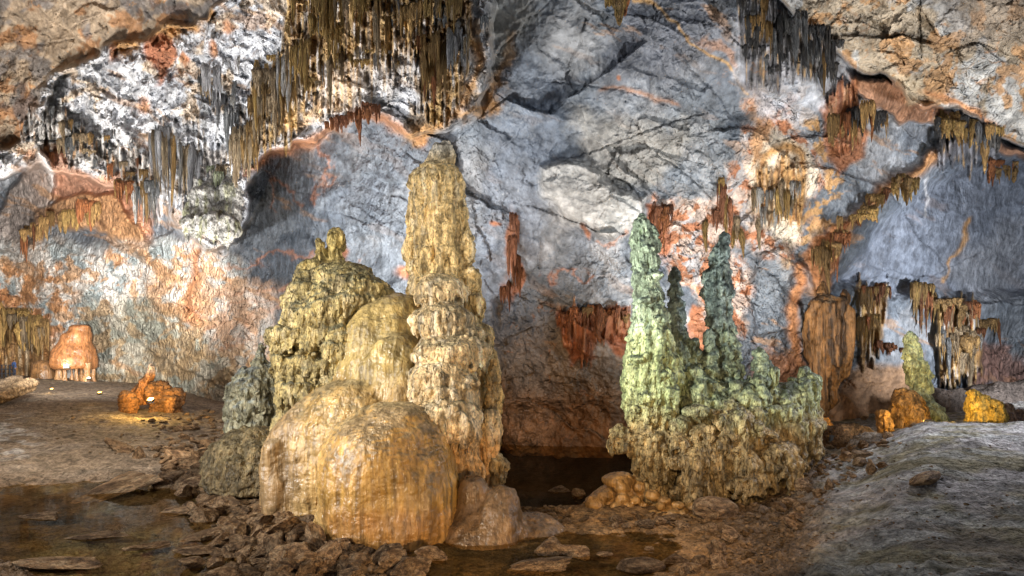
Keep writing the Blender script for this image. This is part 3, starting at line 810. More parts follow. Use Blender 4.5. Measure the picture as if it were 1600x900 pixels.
# ------------------------------------------------------------------ formation builder
def lathe(D0, pts, dr=1.0, nseg=28, step=0.05, yoff=None):
    """closed body of revolution from rows (py, centre px, half width px) at distance D0"""
    pts = sorted(pts)
    py = np.array([p[0] for p in pts], float)
    z = (HY - py) / F * D0
    cx = np.array([(p[1] - 800) / F * D0 for p in pts]); r = np.array([p[2] / F * D0 for p in pts])
    dd = np.array([(p[3] if len(p) > 3 else 0.0) for p in pts])
    n = max(4, int(abs(z[0] - z[-1]) / step))
    zz = np.linspace(z[0], z[-1], n)
    o = np.argsort(z)
    ci = np.interp(zz, z[o], cx[o]); ri = np.interp(zz, z[o], r[o]); di = np.interp(zz, z[o], dd[o])
    if n > 8:
        kk = np.hanning(7); kk /= kk.sum()
        ri2 = np.convolve(np.pad(ri, 3, 'edge'), kk, 'valid'); ri2[:2] = ri[:2]; ri = ri2
        ci = np.convolve(np.pad(ci, 3, 'edge'), kk, 'valid')
    a = np.linspace(0, 2 * math.pi, nseg, endpoint=False)
    V = np.stack([ci[:, None] + ri[:, None] * np.cos(a), D0 + di[:, None] + dr * ri[:, None] * np.sin(a), zz[:, None] + 0 * a], -1).reshape(-1, 3)
    Fs = []
    for i in range(n - 1):
        for j in range(nseg):
            j2 = (j + 1) % nseg
            Fs.append((i * nseg + j, (i + 1) * nseg + j, (i + 1) * nseg + j2, i * nseg + j2))
    V = np.vstack([V, [ci[0], D0 + di[0], zz[0]], [ci[-1], D0 + di[-1], zz[-1]]])
    t0, t1 = len(V) - 2, len(V) - 1
    caps = []
    for j in range(nseg):
        j2 = (j + 1) % nseg
        caps.append((t0, j, j2)); caps.append((t1, (n - 1) * nseg + j2, (n - 1) * nseg + j))
    return V, Fs, caps


def ball(px, py, D0, hw, hh=None, dr=1.0):
    hh = hh or hw
    t = np.linspace(0.02, math.pi - 0.02, 12)
    return lathe(D0, [(py - hh * math.cos(a), px, hw * math.sin(a)) for a in t], dr, 20, 0.03)


def fringe(D0, cx, py, hw, ln, n, seed=0, w=(1.6, 3.6), dr=1.0, arc=(200, 340), jit=3):
    """drip fingers hanging along the front of a ledge rim (centre cx, half width hw, rim row py)"""
    r_ = random.Random(seed); out = []
    n = int(n * 0.75)
    for i in range(n):
        a = math.radians(arc[0] + (arc[1] - arc[0]) * (i + r_.random()) / n)
        R_ = (hw + 2.5) / F * D0
        d = D0 + dr * R_ * math.sin(a)
        x = (cx - 800) / F * D0 + R_ * math.cos(a)
        px = 800 + x / d * F
        q = HY - (HY - py) * d / D0 * 1.0 if False else py
        zt = (HY - py) / F * D0
        w_m = 1.45
        y0 = HY - zt / d * F + r_.uniform(-jit, jit)
        l_ = ln * r_.uniform(0.35, 1.15); ww = r_.uniform(*w) * w_m
        out.append(lathe(d, [(y0 - 5, px, ww * 0.6), (y0, px, ww * 1.15), (y0 + l_ * 0.4, px + r_.uniform(-.6, .6), ww), (y0 + l_ * 0.8, px, ww * 0.7), (y0 + l_, px, ww * 0.25)], 1.0, 7, 0.06))
    return out


def remesh(prims, voxel, smooth=4):
    me = bpy.data.meshes.new('tmp')
    V, Fs, off = [], [], 0
    for v, f, c in prims:
        V.append(v)
        Fs += [tuple(i + off for i in q) for q in f] + [tuple(i + off for i in q) for q in c]
        off += len(v)
    me.from_pydata(np.vstack(V).tolist(), [], Fs)
    o = bpy.data.objects.new('tmp', me); col.objects.link(o)
    m = o.modifiers.new('r', 'REMESH'); m.mode = 'VOXEL'; m.voxel_size = voxel
    s = o.modifiers.new('s', 'SMOOTH'); s.factor = 0.5; s.iterations = smooth
    dg = bpy.context.evaluated_depsgraph_get()
    dg.update()
    ev = o.evaluated_get(dg)
    me2 = bpy.data.meshes.new_from_object(ev)
    bpy.data.objects.remove(o); bpy.data.meshes.remove(me)
    return me2


def vn(me):
    n = len(me.vertices)
    P = np.empty(n * 3, np.float32); me.vertices.foreach_get('co', P)
    me.update()
    Nn = np.empty(n * 3, np.float32); me.vertex_normals.foreach_get('vector', Nn)
    return P.reshape(-1, 3), Nn.reshape(-1, 3)


def tiers(P, Nn, period, seed=0, drip=0.25, fine=0.12, kf=5.0):
    """stacked flowstone lobes: bulging rim with a ragged fringe, pulled in beneath"""
    x, y, z = P.T
    t = z / period + 0.7 * perlin(x * 0.9, y * 0.9, z * 0.5, seed) + drip * perlin(x * kf, y * kf, 0.3, seed + 1) + fine * perlin(x * kf * 2.6, y * kf * 2.6, 1.3, seed + 2)
    f = t - np.floor(t)
    fing = sstep(-0.15, 0.2, perlin(x * 8.5, y * 8.5, 0.7 + 0.3 * z, seed + 3))
    return sstep(0.0, 0.14, f) * (1 - f) ** 0.6 * (1 - 0.75 * (1 - fing) * (1 - sstep(0.25, 0.5, f)))


def pix(P):
    return 800 + P[:, 0] / P[:, 1] * F, HY - P[:, 2] / P[:, 1] * F


def flow(P, Nn, amp_t=0.12, period=0.55, flute=0.03, kfl=6.0, pop=0.0, popk=9.0, low=0.08, lowk=0.9, seed=0, drip=0.25, kf=5.0, cob=0.0, cobk=2.5, fine=0.03):
    x, y, z = P.T
    side = np.clip(1.15 - np.abs(Nn[:, 2]), 0, 1)
    d = low * fbm(x * lowk, y * lowk, z * lowk, 3, seed + 10)
    if amp_t: d = d + amp_t * (tiers(P, Nn, period, seed, drip, 0.12, kf) - 0.5) * side
    if flute:
        fl_ = perlin(x * kfl, y * kfl, z * kfl * 0.09, seed + 3) + 0.5 * perlin(x * kfl * 2.3, y * kfl * 2.3, z * kfl * 0.2, seed + 4)
        d = d + flute * fl_ * side
    if pop:
        w = worley(x * popk, y * popk, z * popk * 0.9, seed + 5)
        d = d + 1.25 * pop * (0.7 - w) * sstep(-0.1, 0.25, perlin(x * 1.1, y * 1.1, z * 1.3, seed + 6) + 0.08)
    if cob:
        w = worley(x * cobk + 0.2 * perlin(x * 3, y * 3, z * 3), y * cobk, z * cobk * 1.3, seed + 7)
        d = d + cob * (0.75 - w)
    d = d + fine * fbm(x * 12, y * 12, z * 12, 2, seed + 8)
    return d


def shade(P, Nn, side_c, top_c, streak_c, seed=0, streak=0.5, top_lo=0.35, extra=None, kst=5.0):
    x, y, z = P.T
    n = fbm(x * 1.2, y * 1.2, z * 0.7, 4, seed + 20)
    C = np.tile(np.array(side_c, np.float32), (len(P), 1))
    s = sstep(0.0, 0.45, perlin(x * kst, y * kst, z * 0.25, seed + 21) + 0.4 * perlin(x * kst * 3, y * kst * 3, z * 0.8, seed + 22))
    C = mix(C, np.array(streak_c, np.float32), s * streak)
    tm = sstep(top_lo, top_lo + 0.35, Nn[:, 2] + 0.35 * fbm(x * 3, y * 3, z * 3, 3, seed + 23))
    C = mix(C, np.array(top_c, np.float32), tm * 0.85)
    C = C * (1 + 0.25 * n)[:, None]
    C = 0.38 * (np.clip(C, 0.01, 1) / 0.38) ** 1.22
    if extra: C = extra(P, Nn, C)
    return C


def formation(name, prims, mat, parent, voxel=0.035, smooth=4, disp=None, cols=None, lobes=None):
    me = remesh(prims, voxel, smooth)
    P, Nn = vn(me)
    P = P + Nn * disp(P, Nn)[:, None]
    me.vertices.foreach_set('co', P.ravel()); me.update()
    P, Nn = vn(me)
    setcol(me, cols(P, Nn))
    me.polygons.foreach_set('use_smooth', np.ones(len(me.polygons), bool))
    o = obj(name, me, mat, parent)
    if parent is not None:
        o.matrix_parent_inverse = Matrix.Translation(-Vector(parent.location))
    return o


BUFF = (0.50, 0.38, 0.20); OLIVE = (0.30, 0.27, 0.12); TAN = (0.46, 0.31, 0.13); PALE = (0.62, 0.56, 0.45)

# ------------------------------------------------------------------ the great formation in the middle
great = empty('flowstone_formation', at(600, 850, 14.5))
tag(great, 'huge golden flowstone mass with tall column, left tower and smooth domes', 'stalagmite formation')


def c_tall(P, Nn):
    def ex(P, Nn, C):
        px, py = pix(P)
        t = sstep(470, 560, py)
        C = mix(C, C * np.array([1.02, 1.0, 0.95]), t)
        tip = 1 - sstep(225, 262, py + 0)
        return mix(C, np.array([0.78, 0.73, 0.62]), tip * 0.9)  # tip paled in the colour to make up for missing light
    return shade(P, Nn, (0.66, 0.50, 0.26), (0.58, 0.49, 0.32), (0.74, 0.65, 0.48), 1, 0.6, 0.5, ex)


formation('tall_column', [
    lathe(17.6, [(219, 698, 3), (225, 696, 10), (240, 692, 17), (258, 688, 22), (270, 685, 34), (282, 684, 41), (330, 685, 43), (380, 688, 44), (425, 691, 47), (450, 692, 48),
                 (500, 700, 54), (560, 712, 60), (620, 718, 60), (680, 724, 52), (740, 732, 46), (800, 735, 50)]),
    *fringe(17.6, 686, 330, 38, 50, 40, 11, (2, 4)), *fringe(17.6, 690, 395, 41, 40, 44, 12, (2, 4)), *fringe(17.6, 691, 440, 47, 34, 40, 13, (2, 4)),
    ball(647, 400, 17.4, 13, 40), ball(730, 390, 17.2, 14, 26), ball(735, 440, 17.2, 20, 24), ball(742, 485, 17.0, 18, 24), ball(748, 530, 17, 22, 28),
    ball(755, 575, 17, 24, 34), ball(757, 625, 17, 24, 45), ball(655, 430, 17.2, 16, 30), ball(760, 680, 17, 16, 30)],
    M_coral, great, 0.032, 1,
    lambda P, Nn: flow(P, Nn, 0.12, 0.95, 0.085, 5.0, 0.05, 8.0, 0.09, 1.1, 1, 0.45, 5.0),
    c_tall)

formation('tiered_ledges', [
    lathe(16.5, [(428, 688, 8), (436, 690, 30), (452, 692, 42), (464, 692, 40), (470, 692, 28), (520, 690, 28), (700, 715, 34)]),
    lathe(16.1, [(472, 690, 10), (480, 692, 38), (500, 694, 52), (514, 694, 48), (522, 696, 32), (700, 712, 36)]),
    lathe(15.8, [(518, 704, 12), (525, 704, 42), (546, 706, 62), (560, 706, 58), (568, 706, 40), (700, 716, 40), (760, 735, 26)]),
    lathe(15.4, [(560, 694, 14), (568, 692, 42), (586, 692, 56), (612, 692, 54), (620, 694, 38), (720, 716, 36), (770, 738, 24)]),
    lathe(15.1, [(616, 692, 14), (623, 692, 44), (642, 694, 60), (664, 697, 56), (680, 704, 42), (710, 712, 38), (770, 735, 26)]),
    lathe(15.6, [(640, 770, 8), (660, 768, 16), (700, 765, 14), (790, 755, 12)]),
    *fringe(16.5, 692, 462, 38, 16, 26, 1), *fringe(16.1, 693, 514, 46, 20, 34, 2), *fringe(15.8, 706, 560, 55, 24, 40, 3),
    *fringe(15.4, 692, 610, 52, 26, 44, 4), *fringe(15.1, 696, 656, 53, 46, 54, 5), *fringe(15.1, 700, 690, 40, 50, 30, 6),
    ball(672, 500, 15.8, 22, 14), ball(730, 520, 15.9, 26, 16), ball(665, 560, 15.3, 24, 14), ball(726, 600, 15.0, 26, 16), ball(668, 470, 16.0, 16, 12)],
    M_coral, great, 0.028, 1,
    lambda P, Nn: flow(P, Nn, 0.05, 0.80, 0.06, 6.0, 0.03, 7.0, 0.09, 1.5, 2, 0.4, 6.0, fine=0.02),
    lambda P, Nn: shade(P, Nn, (0.68, 0.53, 0.32), (0.50, 0.43, 0.28), (0.78, 0.70, 0.55), 2, 0.7, 0.55,
                        lambda P, Nn, C: mix(C, C * np.array([0.95, 0.72, 0.5]), sstep(650, 720, pix(P)[1]))))

formation('left_tower', [
    lathe(17.9, [(357, 524, 5), (361, 525, 12), (385, 525, 13), (398, 524, 15), (420, 522, 22), (445, 520, 40)]),
    lathe(17.7, [(372, 497, 3), (378, 497, 8), (395, 497, 12), (420, 495, 20), (445, 495, 34)]),
    lathe(17.6, [(398, 484, 5), (402, 484, 9), (440, 478, 22), (470, 475, 34)]),
    lathe(17.5, [(408, 540, 14), (415, 540, 30), (432, 545, 48), (450, 550, 62), (470, 545, 76), (520, 520, 78), (560, 505, 66), (620, 495, 56), (680, 490, 60), (760, 490, 60)]),
    lathe(17.2, [(440, 480, 10), (450, 478, 26), (480, 476, 36), (540, 474, 34), (600, 474, 34), (645, 474, 34), (760, 476, 36)]),
    *fringe(17.4, 500, 520, 66, 40, 50, 21, (2, 4)), *fringe(17.2, 476, 560, 36, 60, 30, 22, (2, 4)), *fringe(16.6, 534, 545, 30, 46, 30, 23, (1.6, 3.4)), *fringe(17.0, 505, 600, 60, 40, 40, 24, (2, 4)),
    lathe(16.6, [(500, 535, 12), (508, 535, 24), (530, 535, 30), (580, 530, 26), (700, 520, 30)])],
    M_coral, great, 0.034, 1,
    lambda P, Nn: flow(P, Nn, 0.14, 0.8, 0.07, 5.0, 0.08, 5.5, 0.14, 1.1, 3, 0.45, 5),
    lambda P, Nn: shade(P, Nn, (0.44, 0.36, 0.18), (0.20, 0.20, 0.14), (0.54, 0.46, 0.30), 3, 0.6, 0.35,
                        lambda P, Nn, C: mix(C, np.array([0.55, 0.42, 0.14]), (1 - sstep(380, 440, pix(P)[1])) * 0.6)))

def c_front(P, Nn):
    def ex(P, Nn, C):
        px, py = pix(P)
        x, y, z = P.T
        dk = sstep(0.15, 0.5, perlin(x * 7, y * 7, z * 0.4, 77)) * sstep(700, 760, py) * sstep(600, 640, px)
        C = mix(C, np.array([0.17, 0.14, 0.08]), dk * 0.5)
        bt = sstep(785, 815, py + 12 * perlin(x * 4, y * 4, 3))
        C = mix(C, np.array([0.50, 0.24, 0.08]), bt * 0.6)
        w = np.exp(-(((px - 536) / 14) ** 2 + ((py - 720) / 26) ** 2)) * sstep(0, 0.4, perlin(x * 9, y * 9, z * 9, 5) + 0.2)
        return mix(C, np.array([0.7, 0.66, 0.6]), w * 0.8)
    return shade(P, Nn, (0.55, 0.35, 0.12), (0.33, 0.26, 0.17), (0.38, 0.24, 0.10), 6, 0.7, 0.35, ex, 6.0)


def c_domes(P, Nn):
    px, py = pix(P)
    A1 = shade(P, Nn, (0.46, 0.36, 0.17), (0.35, 0.29, 0.17), (0.34, 0.27, 0.12), 4, 0.5, 0.5)
    A2 = shade(P, Nn, (0.48, 0.34, 0.16), (0.36, 0.30, 0.19), (0.38, 0.26, 0.11), 5, 0.5, 0.5)
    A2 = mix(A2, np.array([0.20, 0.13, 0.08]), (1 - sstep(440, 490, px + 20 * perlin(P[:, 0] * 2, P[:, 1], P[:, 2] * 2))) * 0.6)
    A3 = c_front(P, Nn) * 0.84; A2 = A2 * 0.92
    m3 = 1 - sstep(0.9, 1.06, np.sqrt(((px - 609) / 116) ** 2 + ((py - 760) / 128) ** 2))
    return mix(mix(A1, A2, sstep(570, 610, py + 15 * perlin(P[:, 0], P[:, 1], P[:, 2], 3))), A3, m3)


def d_domes(P, Nn):
    x, y, z = P.T
    d = flow(P, Nn, 0.03, 1.3, 0.012, 6.0, 0, 8, 0.13, 0.9, 5, 0.3, 2.0, fine=0.012)
    rip = ridged(x * 0.9, y * 0.9, z * 5 + 0.6 * perlin(x * 1.5, y * 1.5, z), 3, 3, 501)
    return d + 0.022 * (rip - 0.5) * sstep(-0.2, 0.3, perlin(x, y, z * 0.8, 9) + 0.1)


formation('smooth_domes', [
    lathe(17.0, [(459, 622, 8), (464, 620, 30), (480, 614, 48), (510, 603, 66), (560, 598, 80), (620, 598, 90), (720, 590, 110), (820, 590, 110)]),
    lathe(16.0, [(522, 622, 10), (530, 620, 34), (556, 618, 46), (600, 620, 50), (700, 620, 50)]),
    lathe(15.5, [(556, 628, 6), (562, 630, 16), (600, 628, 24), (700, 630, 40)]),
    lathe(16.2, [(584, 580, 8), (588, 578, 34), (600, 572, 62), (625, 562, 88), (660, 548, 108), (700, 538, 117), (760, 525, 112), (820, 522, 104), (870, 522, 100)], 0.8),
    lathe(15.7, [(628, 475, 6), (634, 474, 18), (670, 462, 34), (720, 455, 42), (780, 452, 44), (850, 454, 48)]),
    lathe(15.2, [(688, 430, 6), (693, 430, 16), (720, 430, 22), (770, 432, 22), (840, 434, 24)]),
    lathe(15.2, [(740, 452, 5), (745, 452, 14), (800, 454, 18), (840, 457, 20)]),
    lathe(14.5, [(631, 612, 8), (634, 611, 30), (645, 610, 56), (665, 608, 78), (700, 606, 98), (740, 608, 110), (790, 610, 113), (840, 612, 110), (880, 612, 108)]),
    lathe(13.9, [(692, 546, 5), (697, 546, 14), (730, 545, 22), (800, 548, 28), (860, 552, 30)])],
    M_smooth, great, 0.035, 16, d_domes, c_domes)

formation('brown_apron', [
    lathe(14.3, [(761, 784, 8), (765, 783, 22), (785, 776, 38), (810, 760, 60), (840, 745, 82), (880, 740, 92)]),
    lathe(14.6, [(800, 830, 8), (812, 832, 40), (835, 832, 60), (850, 832, 66)]),
    lathe(14.3, [(744, 739, 12), (747, 739, 19), (758, 739, 23), (778, 739, 26), (800, 740, 32)])],
    M_smooth, great, 0.04, 6,
    lambda P, Nn: flow(P, Nn, 0, 1, 0.01, 4.5, 0, 8, 0.10, 1.2, 7, fine=0.012),
    lambda P, Nn: shade(P, Nn, (0.25, 0.165, 0.09), (0.18, 0.13, 0.09), (0.32, 0.20, 0.095), 7, 0.5, 0.7, None, 2.0))

formation('frilled_foot', [
    lathe(15.6, [(708, 772, 6), (714, 774, 16), (740, 777, 18), (758, 772, 12), (790, 768, 9)]),
    lathe(15.8, [(560, 770, 5), (600, 768, 10), (700, 764, 12), (760, 760, 14)])],
    M_coral, great, 0.03, 3,
    lambda P, Nn: flow(P, Nn, 0.10, 0.5, 0.06, 8.0, 0.03, 9.0, 0.04, 1.5, 8, 0.3, 7),
    lambda P, Nn: shade(P, Nn, (0.50, 0.36, 0.18), (0.42, 0.34, 0.2), (0.40, 0.28, 0.14), 8))

# ------------------------------------------------------------------ small grey stalagmite left of it
sm = formation('stalagmite', [
    lathe(19.0, [(537, 408, 3), (541, 408, 7), (560, 408, 10), (580, 406, 18), (600, 400, 30), (640, 396, 38), (670, 392, 36), (690, 390, 28), (720, 390, 30)]),
    lathe(18.8, [(572, 382, 4), (577, 382, 9), (600, 378, 20), (650, 374, 24), (680, 374, 20), (720, 380, 20)]),
    lathe(19.1, [(560, 430, 4), (566, 430, 12), (640, 425, 20), (720, 420, 24)])],
    M_coral, None, 0.035, 3,
    lambda P, Nn: flow(P, Nn, 0.15, 0.5, 0.07, 5, 0.07, 6, 0.08, 1.2, 12, 0.35, 5),
    lambda P, Nn: shade(P, Nn, (0.36, 0.34, 0.24), (0.30, 0.33, 0.32), (0.46, 0.42, 0.30), 12, 0.6, 0.35))
tag(sm, 'squat grey stalagmite with knobbly tip at the left foot of the golden formation', 'stalagmite')
fr = formation('flowstone_mound', [
    lathe(17.8, [(672, 400, 20), (690, 398, 60), (720, 400, 75), (760, 405, 78)])],
    M_coral, None, 0.04, 3,
    lambda P, Nn: flow(P, Nn, 0.08, 0.3, 0.03, 5, 0.05, 6, 0.12, 1.5, 14, cob=0.10),
    lambda P, Nn: shade(P, Nn, (0.26, 0.20, 0.11), (0.24, 0.20, 0.12), (0.2, 0.16, 0.1), 14))
tag(fr, 'low knobbly mound under the squat grey stalagmite', 'rock mound')

# ------------------------------------------------------------------ green formation on the right, lamp tint and algae green put into its colour
right = empty('stalagmite_group', at(1080, 800, 17))
tag(right, 'pale green stalagmite group of several slender columns rising from one dripping base', 'stalagmite formation')
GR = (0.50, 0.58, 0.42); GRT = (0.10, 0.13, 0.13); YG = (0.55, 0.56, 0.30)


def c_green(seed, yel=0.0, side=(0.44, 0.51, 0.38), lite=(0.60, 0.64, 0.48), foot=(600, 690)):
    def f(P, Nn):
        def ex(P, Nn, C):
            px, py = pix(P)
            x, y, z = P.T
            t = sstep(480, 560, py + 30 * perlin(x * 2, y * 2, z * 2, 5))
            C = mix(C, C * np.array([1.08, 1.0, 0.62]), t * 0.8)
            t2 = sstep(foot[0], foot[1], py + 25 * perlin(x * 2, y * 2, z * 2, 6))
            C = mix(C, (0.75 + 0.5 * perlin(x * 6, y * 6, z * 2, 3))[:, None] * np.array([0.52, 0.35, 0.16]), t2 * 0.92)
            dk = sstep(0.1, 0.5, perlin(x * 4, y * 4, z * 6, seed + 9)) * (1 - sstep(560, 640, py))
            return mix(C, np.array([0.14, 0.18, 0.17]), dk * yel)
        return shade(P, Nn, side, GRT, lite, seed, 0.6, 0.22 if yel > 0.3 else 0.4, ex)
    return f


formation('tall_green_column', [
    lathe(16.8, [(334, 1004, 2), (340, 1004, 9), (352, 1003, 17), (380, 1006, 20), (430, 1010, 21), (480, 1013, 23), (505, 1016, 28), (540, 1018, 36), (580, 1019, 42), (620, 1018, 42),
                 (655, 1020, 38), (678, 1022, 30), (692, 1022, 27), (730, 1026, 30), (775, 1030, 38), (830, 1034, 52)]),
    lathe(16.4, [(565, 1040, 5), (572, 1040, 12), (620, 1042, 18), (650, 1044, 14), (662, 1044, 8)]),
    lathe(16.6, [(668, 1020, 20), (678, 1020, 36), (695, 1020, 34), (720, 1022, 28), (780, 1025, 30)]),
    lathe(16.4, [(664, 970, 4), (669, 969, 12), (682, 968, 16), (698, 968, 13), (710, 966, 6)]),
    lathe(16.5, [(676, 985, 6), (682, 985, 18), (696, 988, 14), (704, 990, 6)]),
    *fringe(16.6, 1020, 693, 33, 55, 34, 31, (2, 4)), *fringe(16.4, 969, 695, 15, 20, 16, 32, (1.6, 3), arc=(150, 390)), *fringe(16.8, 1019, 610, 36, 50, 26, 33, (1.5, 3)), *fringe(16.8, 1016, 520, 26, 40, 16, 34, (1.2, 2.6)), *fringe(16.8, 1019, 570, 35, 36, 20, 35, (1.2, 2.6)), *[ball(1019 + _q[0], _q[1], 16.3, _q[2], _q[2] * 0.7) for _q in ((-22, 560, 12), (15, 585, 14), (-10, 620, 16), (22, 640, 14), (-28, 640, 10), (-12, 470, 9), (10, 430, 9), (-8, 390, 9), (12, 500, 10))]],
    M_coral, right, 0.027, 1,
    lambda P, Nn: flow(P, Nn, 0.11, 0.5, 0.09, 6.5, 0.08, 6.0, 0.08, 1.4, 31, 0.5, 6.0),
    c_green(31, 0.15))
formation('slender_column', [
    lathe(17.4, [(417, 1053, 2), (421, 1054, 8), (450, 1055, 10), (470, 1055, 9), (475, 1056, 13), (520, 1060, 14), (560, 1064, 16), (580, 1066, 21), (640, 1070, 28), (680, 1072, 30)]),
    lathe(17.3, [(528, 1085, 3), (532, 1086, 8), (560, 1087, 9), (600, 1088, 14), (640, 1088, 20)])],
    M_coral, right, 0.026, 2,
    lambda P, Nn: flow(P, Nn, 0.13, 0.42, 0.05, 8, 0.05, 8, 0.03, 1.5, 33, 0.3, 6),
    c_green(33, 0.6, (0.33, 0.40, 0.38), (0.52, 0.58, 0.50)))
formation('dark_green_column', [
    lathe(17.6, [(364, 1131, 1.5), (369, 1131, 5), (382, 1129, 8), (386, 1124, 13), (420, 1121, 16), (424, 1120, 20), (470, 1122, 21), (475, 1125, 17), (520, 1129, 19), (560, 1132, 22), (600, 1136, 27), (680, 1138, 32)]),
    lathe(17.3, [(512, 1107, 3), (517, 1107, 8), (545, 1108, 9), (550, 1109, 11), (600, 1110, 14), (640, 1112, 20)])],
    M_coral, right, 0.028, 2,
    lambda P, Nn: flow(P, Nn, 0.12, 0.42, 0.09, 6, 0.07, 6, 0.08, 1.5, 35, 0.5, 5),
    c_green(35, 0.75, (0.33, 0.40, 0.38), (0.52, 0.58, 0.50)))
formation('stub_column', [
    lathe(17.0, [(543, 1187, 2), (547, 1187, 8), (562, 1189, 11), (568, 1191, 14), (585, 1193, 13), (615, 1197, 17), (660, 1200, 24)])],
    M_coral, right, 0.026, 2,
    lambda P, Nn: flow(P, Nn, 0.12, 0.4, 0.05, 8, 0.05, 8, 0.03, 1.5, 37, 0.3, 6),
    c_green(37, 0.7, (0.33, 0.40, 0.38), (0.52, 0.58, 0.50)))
_r = random.Random(31)
base_extra = []
for q in range(20):
    x_ = _r.uniform(1065, 1262); t_ = _r.uniform(568, 604); w_ = _r.uniform(4, 11)
    base_extra.append(lathe(_r.uniform(16.3, 17.5), [(t_, x_, 2), (t_ + 4, x_, w_ * 0.8), (t_ + 22, x_, w_), (t_ + 60, x_ + 2, w_ * 1.6)]))
for q in range(46):
    x_ = _r.uniform(1050, 1262); y_ = _r.uniform(620, 780)
    if x_ > 1215 and y_ > 735: continue
    w_ = _r.uniform(8, 20)
    d_ = 15.75 + 0.5 * _r.random() + 0.5 * (x_ > 1200)
    base_extra.append(ball(x_, y_, d_, w_, w_ * _r.uniform(0.5, 0.9)))
    if _r.random() < 0.6: base_extra += fringe(d_, x_, y_ + w_ * 0.3, w_ - 2, _r.uniform(20, 45), 12, q, (1.5, 3))
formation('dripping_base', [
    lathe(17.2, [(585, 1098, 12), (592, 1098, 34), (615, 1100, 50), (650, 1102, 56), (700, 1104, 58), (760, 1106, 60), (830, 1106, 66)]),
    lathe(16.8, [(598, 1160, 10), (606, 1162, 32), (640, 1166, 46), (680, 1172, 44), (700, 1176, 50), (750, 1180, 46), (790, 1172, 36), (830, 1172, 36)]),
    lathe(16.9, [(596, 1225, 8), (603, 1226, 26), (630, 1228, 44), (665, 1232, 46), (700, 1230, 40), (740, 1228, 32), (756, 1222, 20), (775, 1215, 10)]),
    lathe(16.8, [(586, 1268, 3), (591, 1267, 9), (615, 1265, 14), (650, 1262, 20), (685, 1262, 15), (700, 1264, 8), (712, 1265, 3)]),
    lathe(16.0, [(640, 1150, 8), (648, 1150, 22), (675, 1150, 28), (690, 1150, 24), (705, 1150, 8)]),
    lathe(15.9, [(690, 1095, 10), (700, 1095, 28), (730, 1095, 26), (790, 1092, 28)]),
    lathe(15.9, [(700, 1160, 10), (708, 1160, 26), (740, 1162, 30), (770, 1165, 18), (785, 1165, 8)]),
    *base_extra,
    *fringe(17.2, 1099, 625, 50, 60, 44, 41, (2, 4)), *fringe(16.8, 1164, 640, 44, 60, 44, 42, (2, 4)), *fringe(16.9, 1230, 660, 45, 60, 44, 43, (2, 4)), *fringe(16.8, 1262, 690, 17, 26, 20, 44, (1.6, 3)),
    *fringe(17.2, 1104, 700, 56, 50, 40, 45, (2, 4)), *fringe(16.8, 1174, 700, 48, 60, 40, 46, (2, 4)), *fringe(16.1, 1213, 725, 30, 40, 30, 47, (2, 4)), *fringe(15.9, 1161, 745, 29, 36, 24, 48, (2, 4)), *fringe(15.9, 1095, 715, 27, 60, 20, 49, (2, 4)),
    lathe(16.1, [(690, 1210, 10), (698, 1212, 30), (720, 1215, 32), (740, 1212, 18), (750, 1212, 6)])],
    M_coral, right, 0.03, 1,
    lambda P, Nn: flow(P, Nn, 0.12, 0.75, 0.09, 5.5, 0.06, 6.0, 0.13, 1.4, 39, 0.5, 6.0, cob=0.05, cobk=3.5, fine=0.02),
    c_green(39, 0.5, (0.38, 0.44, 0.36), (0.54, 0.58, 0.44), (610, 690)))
_r = random.Random(88)
cobs = []; cobp = []
for _ in range(900):
    x_, y_ = _r.uniform(895, 1075), _r.uniform(738, 826)
    top = np.interp(x_, [895, 930, 960, 1000, 1020, 1075], [806, 772, 748, 745, 775, 782])
    if y_ < top: continue
    if x_ < 1010:
        h_ = np.interp(y_, [740, 746, 772, 805, 850], [14, 34, 58, 76, 90]); c_, D_ = 963, 16.9
    else:
        h_ = np.interp(y_, [776, 790, 812, 850], [30, 66, 84, 95]); c_, D_ = 1065, 16.2
    dd_ = D_ - 0.8 * h_ / F * D_ * math.sqrt(max(0, 1 - ((x_ - c_) / h_) ** 2)) - 0.06
    w_ = _r.uniform(7, 13) * (1.4 if _r.random() < 0.15 else 1)
    P_ = ((x_ - 800) / F * D_, dd_, (HY - y_) / F * D_, w_ / F * D_)
    if any(math.dist(P_[:3], q[:3]) < 0.72 * (P_[3] + q[3]) for q in cobp): continue
    cobp.append(P_)
    cobs.append(ball(800 + (x_ - 800) * D_ / dd_, HY + (y_ - HY) * D_ / dd_, dd_, w_, w_ * _r.uniform(0.6, 0.95)))
formation('cobbled_foot', [
    lathe(16.9, [(744, 985, 10), (750, 982, 28), (776, 970, 50), (808, 962, 68), (850, 960, 82)], 0.8),
    lathe(16.2, [(782, 1060, 26), (796, 1062, 60), (816, 1065, 78), (850, 1065, 88)], 0.8),
    ball(966, 750, 16.6, 26, 12)] + cobs,
    M_smooth, right, 0.027, 1,
    lambda P, Nn: flow(P, Nn, 0.0, 1, 0.0, 4.5, 0, 8, 0.04, 1.2, 41, fine=0.02),
    lambda P, Nn: shade(P, Nn, (0.46, 0.29, 0.12), (0.38, 0.27, 0.15), (0.32, 0.20, 0.09), 41, 0.4, 0.7))

